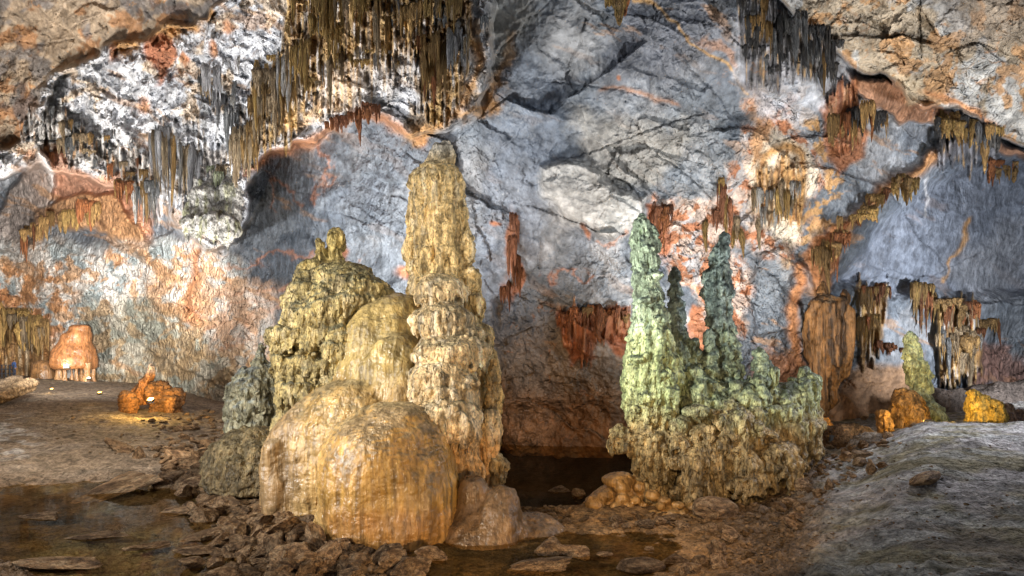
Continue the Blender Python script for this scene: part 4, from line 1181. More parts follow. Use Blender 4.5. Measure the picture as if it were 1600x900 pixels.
# ------------------------------------------------------------------ lone stalagmites and boulders on the right
s1 = formation('stalagmite', [
    lathe(24, [(516, 1421, 2), (521, 1422, 7), (540, 1424, 13), (560, 1427, 14), (566, 1430, 18), (600, 1437, 17), (620, 1440, 14), (640, 1444, 18), (670, 1446, 22)]),
    lathe(23.6, [(628, 1452, 6), (636, 1454, 16), (655, 1456, 22), (670, 1456, 24)])],
    M_coral, None, 0.04, 2,
    lambda P, Nn: flow(P, Nn, 0.14, 0.55, 0.06, 5, 0.07, 5, 0.05, 1, 51, 0.3, 4),
    lambda P, Nn: shade(P, Nn, (0.62, 0.66, 0.38), (0.44, 0.56, 0.42), (0.70, 0.74, 0.50), 51, 0.5, 0.5,
                        lambda P, Nn, C: mix(C, np.array([0.30, 0.36, 0.28]), sstep(595, 625, pix(P)[1]) * 0.8)))
tag(s1, 'thin leaning pale green and yellow stalagmite on the right ledge', 'stalagmite')
s2 = formation('boulder', [
    lathe(23, [(608, 1412, 8), (612, 1414, 18), (630, 1418, 24), (655, 1422, 30), (690, 1424, 34)])],
    M_coral, None, 0.04, 2,
    lambda P, Nn: flow(P, Nn, 0.10, 0.4, 0.08, 5, 0.08, 4, 0.10, 1.2, 52, 0.3, 4),
    lambda P, Nn: shade(P, Nn, (0.46, 0.30, 0.14), (0.40, 0.26, 0.12), (0.24, 0.16, 0.09), 52))
tag(s2, 'orange lit knobbly boulder at the foot of the leaning pale stalagmite', 'boulder')
s3 = formation('boulder', [
    lathe(22, [(640, 1380, 4), (643, 1380, 9), (660, 1383, 12), (690, 1386, 14)])],
    M_coral, None, 0.035, 3,
    lambda P, Nn: flow(P, Nn, 0.05, 0.4, 0.04, 5, 0.04, 5, 0.04, 1.2, 53),
    lambda P, Nn: shade(P, Nn, (0.48, 0.30, 0.12), (0.44, 0.28, 0.12), (0.34, 0.2, 0.1), 53))
tag(s3, 'small upright orange stone left of the knobbly orange boulder', 'boulder')
s4 = formation('flowstone_boulder', [
    lathe(21, [(609, 1520, 3), (613, 1521, 9), (625, 1526, 13), (645, 1530, 17), (680, 1530, 20)]),
    lathe(20.8, [(623, 1550, 5), (627, 1551, 12), (645, 1555, 16), (680, 1556, 18)]),
    lathe(20.9, [(618, 1538, 5), (628, 1540, 12), (680, 1540, 18)])],
    M_coral, None, 0.035, 2,
    lambda P, Nn: flow(P, Nn, 0.08, 0.5, 0.08, 5, 0.07, 5, 0.06, 1.2, 54, 0.3, 4),
    lambda P, Nn: shade(P, Nn, (0.62, 0.46, 0.14), (0.55, 0.38, 0.10), (0.60, 0.48, 0.2), 54))
tag(s4, 'bright yellow lit ropy flowstone boulder on the right ledge', 'flowstone')
s5 = formation('flowstone_boulder', [
    lathe(21, [(629, 1576, 3), (633, 1577, 6), (660, 1580, 9), (680, 1580, 9)]),
    lathe(21, [(640, 1592, 3), (643, 1592, 6), (680, 1594, 9)]),
    lathe(21, [(637, 1566, 3), (641, 1566, 6), (680, 1568, 9)]),
    lathe(21.2, [(650, 1605, 6), (660, 1605, 14), (680, 1605, 16)])],
    M_coral, None, 0.035, 2,
    lambda P, Nn: flow(P, Nn, 0.08, 0.4, 0.05, 6, 0.06, 6, 0.04, 1.2, 55),
    lambda P, Nn: shade(P, Nn, (0.30, 0.22, 0.18), (0.24, 0.20, 0.20), (0.4, 0.3, 0.2), 55))
tag(s5, 'cluster of small dark knobs right of the yellow flowstone boulder', 'flowstone')

# dark ledges behind the crest
def ledge(prims, label, seed, c=(0.13, 0.11, 0.10), name='rock_ledge', cat='rock ledge', cob=0.25):
    o = formation(name, prims, M_mud, None, 0.07, 3,
                  lambda P, Nn: flow(P, Nn, 0.0, 1, 0.0, 4.5, 0, 8, 0.35, 0.6, seed, cob=cob, cobk=0.9, fine=0.05),
                  lambda P, Nn: shade(P, Nn, c, tuple(v * 1.2 for v in c), tuple(v * 0.7 for v in c), seed, 0.4, 0.5))
    return tag(o, label, cat)


ledge([lathe(29, [(598, 1600, 30), (606, 1590, 70), (640, 1560, 120), (700, 1560, 120)], 0.35)], 'long dark rock shelf behind the yellow flowstone boulder', 61)
ledge([lathe(27, [(608, 1482, 15), (614, 1480, 28), (650, 1480, 36), (700, 1480, 40)], 0.5)], 'dark rounded rock behind the leaning pale stalagmite', 62)
ledge([lathe(21, [(668, 1322, 12), (674, 1320, 28), (700, 1316, 40), (730, 1312, 44)], 0.6)], 'dark flat rock below the hanging brown jellyfish-shaped stalactite', 63, (0.16, 0.11, 0.07))
ledge([lathe(19, [(676, 1352, 8), (682, 1352, 20), (700, 1350, 30), (730, 1350, 34)], 0.6)], 'rounded grey mud rock at the left end of the crest', 64, (0.26, 0.23, 0.2))
ledge([lathe(22, [(655, 1286, 4), (660, 1286, 10), (672, 1290, 18), (690, 1290, 22), (720, 1290, 24)], 0.6)], 'small orange lit rock right of the dripping stalagmite group', 65, (0.50, 0.26, 0.08), 'boulder', 'boulder', 0.08)

# ------------------------------------------------------------------ hanging stalactites
VAR = []
for v in range(14):
    rs = np.random.RandomState(300 + v)
    nz_, ns = 26, 12
    u = np.linspace(0, 1, nz_)
    blunt = rs.uniform(0.35, 0.9)
    r = (1 - u) ** blunt * (1 + 0.10 * np.sin(u * rs.uniform(8, 20) + rs.uniform(0, 6)))
    r = r * (0.35 + 0.65 * sstep(0, 0.16, u))
    a = np.linspace(0, 2 * math.pi, ns, endpoint=False)
    A_, U_ = np.meshgrid(a, u)
    rr_ = r[:, None] * (1 + 0.45 * perlin(np.cos(A_) * 2.0, np.sin(A_) * 2.0, U_ * 2.0, 400 + v) + 0.3 * perlin(np.cos(A_) * 3, np.sin(A_) * 3, U_ * 7.0, 430 + v))
    bx, by = 0.5 * perlin(u * 1.5, 0 * u, v * 3.1), 0.5 * perlin(u * 1.5, 0 * u + 4, v * 3.1)
    bx -= bx[0]; by -= by[0]
    Vv = np.stack([rr_ * np.cos(A_) + bx[:, None] * 1.5, rr_ * np.sin(A_) + by[:, None], -U_ + 0 * rr_], -1).reshape(-1, 3)
    ff = []
    for i in range(nz_ - 1):
        for j in range(ns):
            j2 = (j + 1) % ns
            ff.append((i * ns + j, (i + 1) * ns + j, (i + 1) * ns + j2, i * ns + j2))
    VAR.append((Vv, np.array(ff), U_.reshape(-1)))

for v in range(14, 24):
    rs = np.random.RandomState(600 + v)
    VV, FF, UU, off = [], [], [], 0
    k_ = rs.randint(4, 8)
    for q in range(k_):
        nz_, ns = 18, 8
        u = np.linspace(0, 1, nz_)
        L_ = rs.uniform(0.35, 1.0) * (1 - 0.35 * abs(q - (k_ - 1) / 2) / k_)
        r = (1 - u) ** rs.uniform(0.3, 0.8) * (0.4 + 0.6 * sstep(0, 0.2, u)) * rs.uniform(0.35, 0.8)
        a = np.linspace(0, 2 * math.pi, ns, endpoint=False)
        A_, U_ = np.meshgrid(a, u)
        rr_ = r[:, None] * (1 + 0.4 * perlin(np.cos(A_) * 2, np.sin(A_) * 2, U_ * 4, 700 + v + q))
        ox, oy = (q - (k_ - 1) / 2) * 0.62 + rs.uniform(-.15, .15), rs.uniform(-.35, .35)
        VV.append(np.stack([rr_ * np.cos(A_) + ox + 0.25 * perlin(U_ * 1.5, U_ * 0 + q, U_ * 0 + v), rr_ * np.sin(A_) + oy, -U_ * L_], -1).reshape(-1, 3))
        f_ = []
        for i in range(nz_ - 1):
            for j in range(ns):
                j2 = (j + 1) % ns
                f_.append((i * ns + j + off, (i + 1) * ns + j + off, (i + 1) * ns + j2 + off, i * ns + j2 + off))
        FF.append(np.array(f_)); UU.append(U_.reshape(-1)); off += nz_ * ns
    VAR.append((np.vstack(VV), np.vstack(FF), np.concatenate(UU)))

HUES = {'pale': ((0.48, 0.48, 0.50), (0.34, 0.34, 0.36)), 'green': ((0.38, 0.42, 0.24), (0.48, 0.50, 0.40)), 'brown': ((0.32, 0.19, 0.07), (0.42, 0.26, 0.10)), 'ochre': ((0.50, 0.33, 0.11), (0.38, 0.23, 0.08)), 'grey': ((0.32, 0.33, 0.34), (0.18, 0.19, 0.20)),
        'dark': ((0.07, 0.075, 0.085), (0.13, 0.12, 0.11)), 'white': ((0.55, 0.55, 0.56), (0.42, 0.38, 0.32)), 'rust': ((0.36, 0.14, 0.05), (0.28, 0.10, 0.04)),
        'tan': ((0.44, 0.34, 0.22), (0.34, 0.24, 0.14)), 'red': ((0.40, 0.17, 0.09), (0.30, 0.12, 0.06))}
_cache = {}


def stal_mesh(v, hue):
    if (v, hue) in _cache: return _cache[(v, hue)]
    Vv, ff, U_ = VAR[v]
    a, b = HUES[hue]
    t = sstep(-0.3, 0.4, perlin(Vv[:, 0] * 3, Vv[:, 1] * 3, Vv[:, 2] * 2, 7 + v))
    Cc = mix(np.tile(np.array(a), (len(Vv), 1)), np.array(b), t)
    me = mesh_from('stalactite', Vv, ff, Cc)
    me.materials.append(M_hang)
    _cache[(v, hue)] = me
    return me


def cluster(label, spots_, hues, name='stalactite_cluster', cat='stalactites', out=0.25, seed=0, group=None):
    """spots_: list of (px, py_top, length px, half width px)"""
    rs = random.Random(seed)
    px0 = sum(s[0] for s in spots_) / len(spots_); py0 = min(s[1] for s in spots_)
    D0 = wallD(px0, py0 + 3)
    root = empty(name, at(px0, py0, D0))
    tag(root, label, cat, group)
    for (px, py, ln, hw) in spots_:
        d = min(wallD(px, py), wallD(px, py + ln * 0.6)) + hw / F * 22 * 0.30 - out * rs.uniform(-0.2, 0.6)
        dr_ = rs.random() < 0.68
        me = stal_mesh(rs.randrange(14, 24) if dr_ else rs.randrange(14), rs.choice(hues))
        o = bpy.data.objects.new('drapery' if dr_ else 'stalactite', me); col.objects.link(o)
        o.parent = root
        p = at(px, py - 3, d)
        o.location = p - root.location
        o.scale = (hw / F * d, hw / F * d * 0.8, (ln + 3) / F * d)
        o.rotation_euler = (rs.uniform(-.03, .03), rs.uniform(-.04, .04), rs.uniform(-.6, .6) if dr_ else rs.uniform(0, 6.28))
    return root


def field(poly_top, n, ln, hw, seed, jitter=8):
    """n stalactites hanging along a polyline, with length and width ranges"""
    rs = random.Random(seed)
    P = poly_top
    seg = [math.dist(P[i], P[i + 1]) for i in range(len(P) - 1)]
    tot = sum(seg); out = []
    for i in range(n):
        s = (i + rs.random()) / n * tot
        k_ = 0
        while k_ < len(seg) - 1 and s > seg[k_]:
            s -= seg[k_]; k_ += 1
        t = s / seg[k_]
        x = P[k_][0] + t * (P[k_ + 1][0] - P[k_][0]); y = P[k_][1] + t * (P[k_ + 1][1] - P[k_][1])
        big = rs.random() ** 2.2
        out.append((x + rs.uniform(-3, 3), y + rs.uniform(-jitter, jitter) * 1.4, (ln[0] * 0.5 + (ln[1] * 1.05 - ln[0] * 0.5) * rs.random()) * (0.7 + 0.3 * big), hw[0] * 0.5 + (hw[1] * 1.35 - hw[0] * 0.5) * big))
    return out


cluster('dense brown and ochre stalactite curtain at the top edge, left of centre', field([(455, -25), (560, -20), (600, -20)], 26, (50, 140), (3, 8), 1, 25), ['ochre', 'ochre', 'brown', 'tan'], seed=1)
cluster('ochre stalactite curtain hanging in a slanting row below the dense brown curtain', field([(400, 130), (440, 90), (480, 60), (530, 60)], 28, (40, 125), (3, 7), 2, 25), ['ochre', 'ochre', 'tan', 'tan', 'white'], seed=2)
cluster('tan stalactites with a plump one, at the lower left end of the slanting ochre row', [(421, 135, 88, 10), (430, 150, 70, 6), (412, 150, 60, 5), (403, 170, 68, 5), (440, 130, 80, 5), (449, 140, 70, 4), (395, 190, 60, 5), (458, 130, 60, 4)], ['tan', 'ochre', 'brown'], seed=3)
cluster('long brown stalactite curtain right above the tip of the golden column', field([(655, 70), (700, 65)], 15, (80, 125), (4, 7), 4, 12), ['brown', 'ochre', 'brown', 'rust'], seed=4)
cluster('brown and grey stalactites at the top edge above the long brown curtain', field([(600, -15), (660, -20), (725, -10)], 20, (40, 110), (4, 9), 5, 20), ['brown', 'tan', 'ochre', 'grey'], seed=5)
cluster('grey drip fringe right of the long brown curtain', field([(700, 60), (735, 50)], 12, (70, 120), (3, 5), 6, 20), ['grey', 'pale', 'white', 'tan'], seed=6)
cluster('rusty red stalactites hanging from the lip between curtain and golden column', [(525, 185, 28, 6), (534, 182, 32, 6), (553, 178, 35, 6), (563, 176, 52, 5), (572, 168, 36, 8), (580, 164, 34, 7), (515, 192, 20, 4)], ['rust', 'red'], seed=7, out=0.6)
cluster('thin white and cream drip fringe on the pale slope under the brown curtain', field([(480, 120), (530, 100), (600, 90), (640, 100)], 20, (14, 50), (2, 5), 8, 18), ['white', 'tan', 'white', 'ochre'], seed=8)
cluster('long grey stalactite columns in the middle of the left mass', [(248, 205, 150, 6), (254, 200, 160, 5), (262, 210, 130, 5), (240, 210, 90, 4), (272, 215, 110, 5), (281, 220, 90, 4), (268, 220, 60, 4), (290, 230, 90, 5), (300, 225, 100, 6), (309, 240, 80, 4), (258, 205, 100, 4)], ['pale', 'tan', 'brown', 'white'], seed=9, out=0.3)
cluster('slender grey stalactites above the greenish knob of the left mass', field([(310, 140), (345, 130), (380, 120)], 9, (30, 90), (3, 6), 10, 25), ['grey', 'white', 'pale', 'tan', 'pale'], seed=10)
cluster('plump brown stalactite pair at the right end of the left mass', [(378, 200, 105, 9), (390, 215, 80, 7), (370, 215, 85, 6), (398, 150, 80, 6), (362, 170, 80, 5)], ['brown', 'tan', 'grey'], seed=11, out=0.5)
cluster('greenish drooping draperies on the lower knob of the left mass', field([(285, 300), (330, 285), (372, 270)], 9, (30, 75), (4, 9), 12, 18), ['pale', 'white', 'tan', 'green'], seed=12, out=0.6)
cluster('dark fringe of short stalactites at the left edge of the pale mass', field([(35, 190), (80, 175), (120, 195), (170, 215), (215, 225)], 14, (12, 38), (3, 6), 13, 10), ['pale', 'grey', 'brown', 'tan'], seed=13)
cluster('brown stalactites hanging below the dark fringe', field([(80, 225), (130, 225), (190, 255), (235, 270)], 12, (18, 50), (3, 6), 14, 12), ['brown', 'rust', 'grey', 'tan'], seed=14)
cluster('rusty drip cluster under the slanted grey slab on the left', field([(32, 365), (55, 350), (85, 335)], 12, (25, 55), (3, 6), 15, 6), ['rust', 'brown'], seed=15, out=0.5)
cluster('orange brown draperies left of the orange diagonal flow', [(140, 315, 55, 8), (150, 320, 50, 8), (132, 325, 40, 6), (110, 330, 40, 8), (100, 335, 35, 7), (200, 285, 40, 5), (208, 288, 45, 5), (193, 285, 36, 5), (185, 283, 30, 4)], ['rust', 'brown', 'ochre'], seed=16, out=0.5)
cluster('grey drip columns above the orange diagonal flow', field([(208, 300), (245, 300)], 12, (40, 75), (3, 5), 17, 12), ['grey', 'white', 'brown'], seed=17, out=0.5)
cluster('charcoal stalactite curtain at the top, left of the brown ceiling', field([(1155, 0), (1200, 15), (1250, 45), (1308, 70)], 36, (30, 105), (3, 7), 18, 22), ['dark', 'dark', 'grey', 'dark', 'brown'], seed=18)
cluster('dark spikes hanging under the charcoal curtain', field([(1160, 70), (1200, 80), (1265, 95), (1300, 100)], 20, (20, 60), (2.5, 5), 19, 18), ['dark', 'grey', 'white', 'dark'], seed=19)
cluster('single tan stalactite stump at the top edge, right of centre', [(969, -15, 55, 13), (962, -12, 40, 9), (975, -12, 40, 8)], ['ochre', 'rust'], name='stalactite_stump', cat='stalactite', seed=20)
cluster('black and ochre stalactite curtain below the brown ceiling', field([(1462, 185), (1500, 190), (1560, 212)], 24, (30, 75), (4, 9), 21, 9), ['dark', 'ochre', 'dark', 'brown'], seed=21, out=0.6)
cluster('dark stalactites below the rusty patch beside the charcoal curtain', [(1355, 160, 70, 7), (1362, 165, 60, 6), (1348, 165, 50, 5), (1375, 175, 40, 5), (1380, 180, 45, 4), (1340, 190, 40, 5), (1315, 180, 60, 7), (1325, 190, 55, 7), (1303, 180, 60, 6), (1332, 170, 60, 6)], ['dark', 'brown', 'rust', 'brown'], seed=22, out=0.5)
cluster('brown drip fringe along the slanting ridge on the right', field([(1300, 390), (1330, 345), (1370, 305), (1405, 283)], 26, (20, 42), (4, 6), 23, 5), ['brown', 'ochre', 'rust'], seed=23, out=0.5)
cluster('brown curtain wedge at the top end of the slanting ridge', [(1403, 275, 40, 7), (1410, 274, 42, 7), (1417, 276, 46, 7), (1424, 280, 44, 6), (1397, 280, 32, 5)], ['brown', 'ochre'], seed=24, out=0.7)
cluster('small rusty stalactites at the right end of the black curtain', field([(1545, 255), (1590, 265)], 12, (20, 42), (3, 6), 25, 8), ['rust', 'brown'], seed=25, out=0.5)
cluster('ochre draperies flowing down left of the slanting ridge', field([(1275, 385), (1300, 370), (1318, 350)], 14, (50, 95), (3, 6), 26, 12), ['ochre', 'rust', 'brown'], seed=26, out=0.3)
cluster('orange brown curtain block right of the hanging jellyfish-shaped stalactite', field([(1345, 450), (1388, 448)], 16, (45, 62), (4, 6), 27, 3), ['rust', 'ochre', 'brown'], seed=27, out=0.7)
cluster('brown draperies below the orange brown curtain block', field([(1343, 500), (1370, 500)], 12, (40, 75), (3, 6), 28, 5), ['brown', 'rust', 'ochre'], seed=28, out=0.5)
cluster('tall rusty streamers above the leaning pale stalagmite', field([(1425, 450), (1450, 455)], 14, (50, 95), (3, 5), 29, 8), ['rust', 'brown', 'ochre'], seed=29, out=0.4)
cluster('rusty brown curtain at the right under the grey slab', field([(1465, 475), (1525, 475)], 18, (25, 70), (3, 8), 30, 5), ['rust', 'ochre', 'brown', 'tan'], seed=30, out=0.4)
cluster('pale tan drip columns below the rusty brown curtain at the right', field([(1468, 520), (1520, 520)], 20, (60, 95), (5, 9), 31, 8), ['grey', 'tan', 'brown', 'tan'], seed=31, out=0.3)
cluster('small white edged cluster right of the rusty brown curtain', [(1538, 502, 30, 5), (1545, 500, 22, 5), (1554, 500, 32, 5), (1559, 502, 40, 4), (1530, 515, 28, 5), (1523, 525, 30, 5)], ['white', 'rust', 'brown'], seed=32, out=0.6)
cluster('short rusty row between brown draperies and the leaning stalagmite', field([(1370, 535), (1410, 548)], 10, (10, 20), (3, 5), 33, 2), ['rust'], seed=33)
cluster('rust red icicles on the wall right of the golden column', [(803, 335, 60, 5), (800, 370, 80, 5), (807, 400, 70, 4), (795, 440, 50, 5), (810, 420, 60, 4), (786, 450, 30, 3)], ['red', 'rust'], seed=34, out=0.2)
cluster('wide rust red curtain on the brown wall left of the tall green column', field([(878, 488), (920, 484), (980, 486)], 20, (15, 60), (4, 8), 35, 5), ['rust', 'red', 'rust', 'brown'], seed=35, out=0.3)
cluster('red brown draperies behind the tip of the tall green column', field([(1018, 322), (1048, 330)], 12, (40, 90), (4, 6), 36, 8), ['rust', 'red'], seed=36, out=0.4)
cluster('red and cream stalactites above the dark green column', [(1128, 290, 90, 4), (1133, 300, 85, 6), (1140, 310, 70, 5), (1103, 345, 50, 5), (1120, 330, 40, 5), (1150, 355, 50, 6), (1158, 360, 45, 5), (1146, 340, 50, 5), (1127, 280, 40, 3)], ['red', 'rust', 'ochre', 'tan'], seed=37, out=0.6)
cluster('cream and ochre drips on the pale wall right of the dark green column', field([(1175, 320), (1250, 300)], 18, (40, 80), (3, 6), 38, 20), ['tan', 'white', 'ochre'], seed=38, out=0.2)
cluster('small spikes at the top edge right of the brown curtain', [(738, -10, 30, 2.5), (745, -10, 28, 2), (757, 25, 35, 3), (752, -12, 20, 2)], ['grey', 'tan'], seed=39, out=0.2)
cluster('ochre streaked draperies on the far left wall by the railing', field([(0, 480), (40, 500), (75, 505)], 24, (50, 90), (4, 8), 40, 8), ['ochre', 'tan', 'brown'], seed=40, out=0.6)

# jellyfish-shaped stalactite
jd = min(wallD(1295, 480), wallD(1290, 560)) - 1.1
jelly = formation('bell_stalactite', [
    lathe(jd, [(452, 1319, 3), (458, 1319, 7), (470, 1318, 8), (490, 1310, 12)]),
    lathe(jd, [(440, 1285, 3), (470, 1285, 4), (490, 1290, 10)]),
    lathe(jd, [(463, 1293, 8), (466, 1294, 20), (473, 1294, 29), (488, 1295, 35), (520, 1295, 35), (560, 1295, 30), (590, 1296, 22), (620, 1294, 13), (645, 1292, 6), (652, 1290, 2)]),
    lathe(jd - 0.3, [(540, 1278, 10), (580, 1278, 10), (640, 1280, 6), (655, 1280, 2)]),
    lathe(jd - 0.2, [(540, 1312, 10), (590, 1306, 10), (625, 1302, 5), (640, 1300, 2)])],
    M_hang, None, 0.04, 3,
    lambda P, Nn: flow(P, Nn, 0.0, 0.5, 0.26, 3.2, 0, 6, 0.10, 1.2, 70, fine=0.01),
    lambda P, Nn: shade(P, Nn, (0.20, 0.115, 0.05), (0.13, 0.10, 0.07), (0.045, 0.03, 0.02), 70, 0.9, 0.5, None, 4.0))
tag(jelly, 'big brown jellyfish-shaped stalactite with long tapering folds, hanging from the right wall', 'stalactite')

# greenish knob under the left mass
kd = wallD(340, 340) - 0.6
kn = formation('hanging_flowstone', [
    lathe(kd, [(270, 335, 8), (300, 332, 20), (335, 330, 22), (362, 332, 14), (378, 334, 5), (384, 334, 2)]),
    lathe(kd, [(262, 360, 8), (300, 362, 15), (345, 362, 13), (378, 358, 6), (394, 357, 2)]),
    lathe(kd, [(280, 312, 6), (320, 308, 14), (348, 306, 14), (366, 305, 7), (376, 305, 2)]),
    lathe(kd - 0.2, [(300, 345, 6), (330, 347, 15), (365, 347, 11), (386, 348, 3)]),
    *fringe(kd - 0.1, 335, 350, 36, 34, 22, 61, (2, 4))],
    M_coral, None, 0.07, 1,
    lambda P, Nn: flow(P, Nn, 0.08, 0.8, 0.25, 2.2, 0.08, 3, 0.2, 0.8, 71, 0.3, 2),
    lambda P, Nn: shade(P, Nn, (0.36, 0.35, 0.33), (0.24, 0.24, 0.24), (0.28, 0.28, 0.18), 71, 0.9, 0.3))
tag(kn, 'grey and faintly green fluted knob ending the lower tip of the left pale mass', 'flowstone')

# ------------------------------------------------------------------ far left: bell formation, log, lit cluster, person, railing
bz = 58.0
bell = empty('bell_stalagmite', at(117, 592, bz))
tag(bell, 'reddish brown bell-shaped formation standing on short legs at the far left', 'stalagmite formation')
formation('bell_body', [
    lathe(bz, [(507, 122, 6), (509, 124, 14), (517, 124, 15), (520, 120, 20), (535, 116, 23), (548, 115, 29), (560, 116, 32), (570, 116, 32), (576, 117, 28)])],
    M_smooth, bell, 0.09, 4,
    lambda P, Nn: flow(P, Nn, 0, 1, 0.05, 2, 0, 6, 0.15, 0.5, 81, fine=0.03),
    lambda P, Nn: shade(P, Nn, (0.40, 0.20, 0.09), (0.28, 0.14, 0.07), (0.34, 0.16, 0.07), 81, 0.5, 0.6))
for i, (a, w) in enumerate(((92, 6), (101, 4), (112, 3), (120, 3), (127, 3), (136, 6), (146, 3))):
    formation('leg', [lathe(bz - (0.5 if i % 2 else -0.3), [(566, a, w), (580, a, w * 0.7), (590, a, w), (600, a, w * 1.2)])], M_smooth, bell, 0.08, 2,
              lambda P, Nn: flow(P, Nn, 0, 1, 0.05, 3, 0, 6, 0.08, 1, 82 + i, fine=0.03),
              lambda P, Nn: shade(P, Nn, (0.42, 0.24, 0.12), (0.3, 0.18, 0.1), (0.5, 0.36, 0.2), 82 + i))
mnd = formation('rock_mound', [lathe(60, [(565, 68, 6), (568, 68, 12), (578, 68, 17), (600, 68, 20)])], M_smooth, None, 0.12, 3,
                lambda P, Nn: flow(P, Nn, 0, 1, 0.05, 2, 0, 6, 0.2, 0.5, 84, fine=0.03),
                lambda P, Nn: shade(P, Nn, (0.26, 0.15, 0.07), (0.2, 0.12, 0.06), (0.2, 0.12, 0.06), 84))
tag(mnd, 'rounded brown mound left of the bell-shaped formation', 'rock mound')


def log(name, label, cat, p0, p1, r, mat, disp, cols, vox=0.05, sy=1.0, n=14, taper=(0.8, 1.0, 0.8)):
    p0, p1 = Vector(p0), Vector(p1)
    d = p1 - p0
    q = d.to_track_quat('Z', 'Y')
    V, Fs, caps = [], [], []
    ns = 18
    for i in range(n):
        t = i / (n - 1)
        rr = r * np.interp(t, [0, .5, 1], taper) * (0.75 if i in (0, n - 1) else 1)
        for j in range(ns):
            a = 2 * math.pi * j / ns
            v = p0 + d * t + q @ Vector((rr * math.cos(a) * sy, rr * math.sin(a), 0))
            V.append(v)
    for i in range(n - 1):
        for j in range(ns):
            j2 = (j + 1) % ns
            Fs.append((i * ns + j, (i + 1) * ns + j, (i + 1) * ns + j2, i * ns + j2))
    caps = [tuple(range(ns)), tuple(range((n - 1) * ns, n * ns))[::-1]]
    o = formation(name, [(np.array(V), Fs, caps)], mat, None, vox, 2, disp, cols)
    tag(o, label, cat)
    return o


log('broken_column', 'fallen ribbed brown column lying on the mud at the far left', 'fallen column', at(-4, 622, 33), at(53, 599, 36), 0.36, M_coral,
    lambda P, Nn: 0.06 * np.sin((P[:, 0] * 0.85 + P[:, 2] * 1.2) * 14) + flow(P, Nn, 0, 1, 0, 3, 0.03, 4, 0.03, 1, 86),
    lambda P, Nn: shade(P, Nn, (0.30, 0.21, 0.12), (0.34, 0.26, 0.17), (0.18, 0.12, 0.08), 86), 0.06)
log('broken_column', 'smooth broken stone beam behind the fallen ribbed column', 'fallen column', at(-20, 612, 41), at(34, 590, 43), 0.30, M_mud,
    lambda P, Nn: flow(P, Nn, 0, 1, 0, 3, 0.0, 4, 0.12, 1, 87, fine=0.03),
    lambda P, Nn: shade(P, Nn, (0.20, 0.15, 0.10), (0.24, 0.19, 0.14), (0.14, 0.1, 0.07), 87), 0.07)

lit = empty('lit_rock_cluster', at(240, 620, 33))
tag(lit, 'orange lit rocks with upright white tipped stump on the left mud bank', 'rock cluster')
formation('upright_stump', [
    lathe(33, [(568, 236, 2), (572, 237, 4.5), (580, 237, 6), (588, 234, 8), (596, 228, 9), (606, 221, 11), (620, 214, 14), (632, 212, 18)])],
    M_coral, lit, 0.05, 2, lambda P, Nn: flow(P, Nn, 0.06, 0.4, 0.05, 5, 0.07, 4, 0.06, 1, 88),
    lambda P, Nn: mix(shade(P, Nn, (0.46, 0.24, 0.11), (0.40, 0.24, 0.14), (0.3, 0.15, 0.08), 88), np.array([0.7, 0.62, 0.55]), (1 - sstep(575, 590, pix(P)[1])) * 0.8))
formation('low_rock', [
    lathe(33, [(600, 246, 5), (604, 248, 14), (613, 254, 21), (622, 262, 24), (655, 262, 28)], 0.7)],
    M_mud, lit, 0.05, 2, lambda P, Nn: flow(P, Nn, 0.12, 0.35, 0, 5, 0.10, 2, 0.35, 1.1, 89, fine=0.09, cob=0.35, cobk=1.3),
    lambda P, Nn: shade(P, Nn, (0.34, 0.19, 0.09), (0.26, 0.17, 0.11), (0.2, 0.12, 0.07), 89))
formation('low_rock', [
    lathe(32, [(611, 197, 3), (614, 198, 9), (621, 200, 12), (650, 200, 15)], 0.7)],
    M_mud, lit, 0.05, 2, lambda P, Nn: flow(P, Nn, 0.08, 0.25, 0, 5, 0.08, 4, 0.15, 0.9, 90, fine=0.03),
    lambda P, Nn: shade(P, Nn, (0.36, 0.19, 0.08), (0.26, 0.17, 0.11), (0.2, 0.12, 0.07), 90))

M_case = flat_mat('lamp_casing', (0.05, 0.05, 0.05), 0.4)


def box_me(name, sx, sy, sz, bev=0.15):
    bm = bmesh.new(); bmesh.ops.create_cube(bm, size=1)
    bmesh.ops.scale(bm, vec=(sx, sy, sz), verts=bm.verts)
    bmesh.ops.bevel(bm, geom=bm.edges[:], offset=min(sx, sy, sz) * bev, segments=2, affect='EDGES')
    me = bpy.data.meshes.new(name); bm.to_mesh(me); bm.free()
    return me


def floodlight(label, px, py, d, color, power, lens=8.0, tilt=35, yaw=0, s=0.3, dz=0.0):
    base = at(px, py, d)
    root = empty('floodlight', base)
    tag(root, label, 'lamp', 'small floodlights on the cave floor')
    R = Matrix.Rotation(math.radians(yaw), 4, 'Z') @ Matrix.Rotation(math.radians(tilt), 4, 'X')
    c = obj('casing', box_me('casing', s, s * 0.4, s * 0.7), M_case, root); c.matrix_local = Matrix.Translation((0, 0, s * 0.45)) @ R
    g = obj('lens', box_me('lens', s * 0.85, s * 0.05, s * 0.55), glow_mat('lamp_glass', color, lens), root)
    g.matrix_local = Matrix.Translation((0, 0, s * 0.45)) @ R @ Matrix.Translation((0, s * 0.215, 0))
    b_ = obj('bracket', box_me('bracket', s * 1.1, s * 0.12, s * 0.12), M_case, root); b_.location = (0, 0, s * 0.06)
    l = point('lamp_light', (0, 0, 0), power, color, 0.12); l.parent = root
    l.location = (Matrix.Translation((0, 0, s * 0.5)) @ R @ Matrix.Translation((0, s * 0.6, 0))).to_translation()
    return root


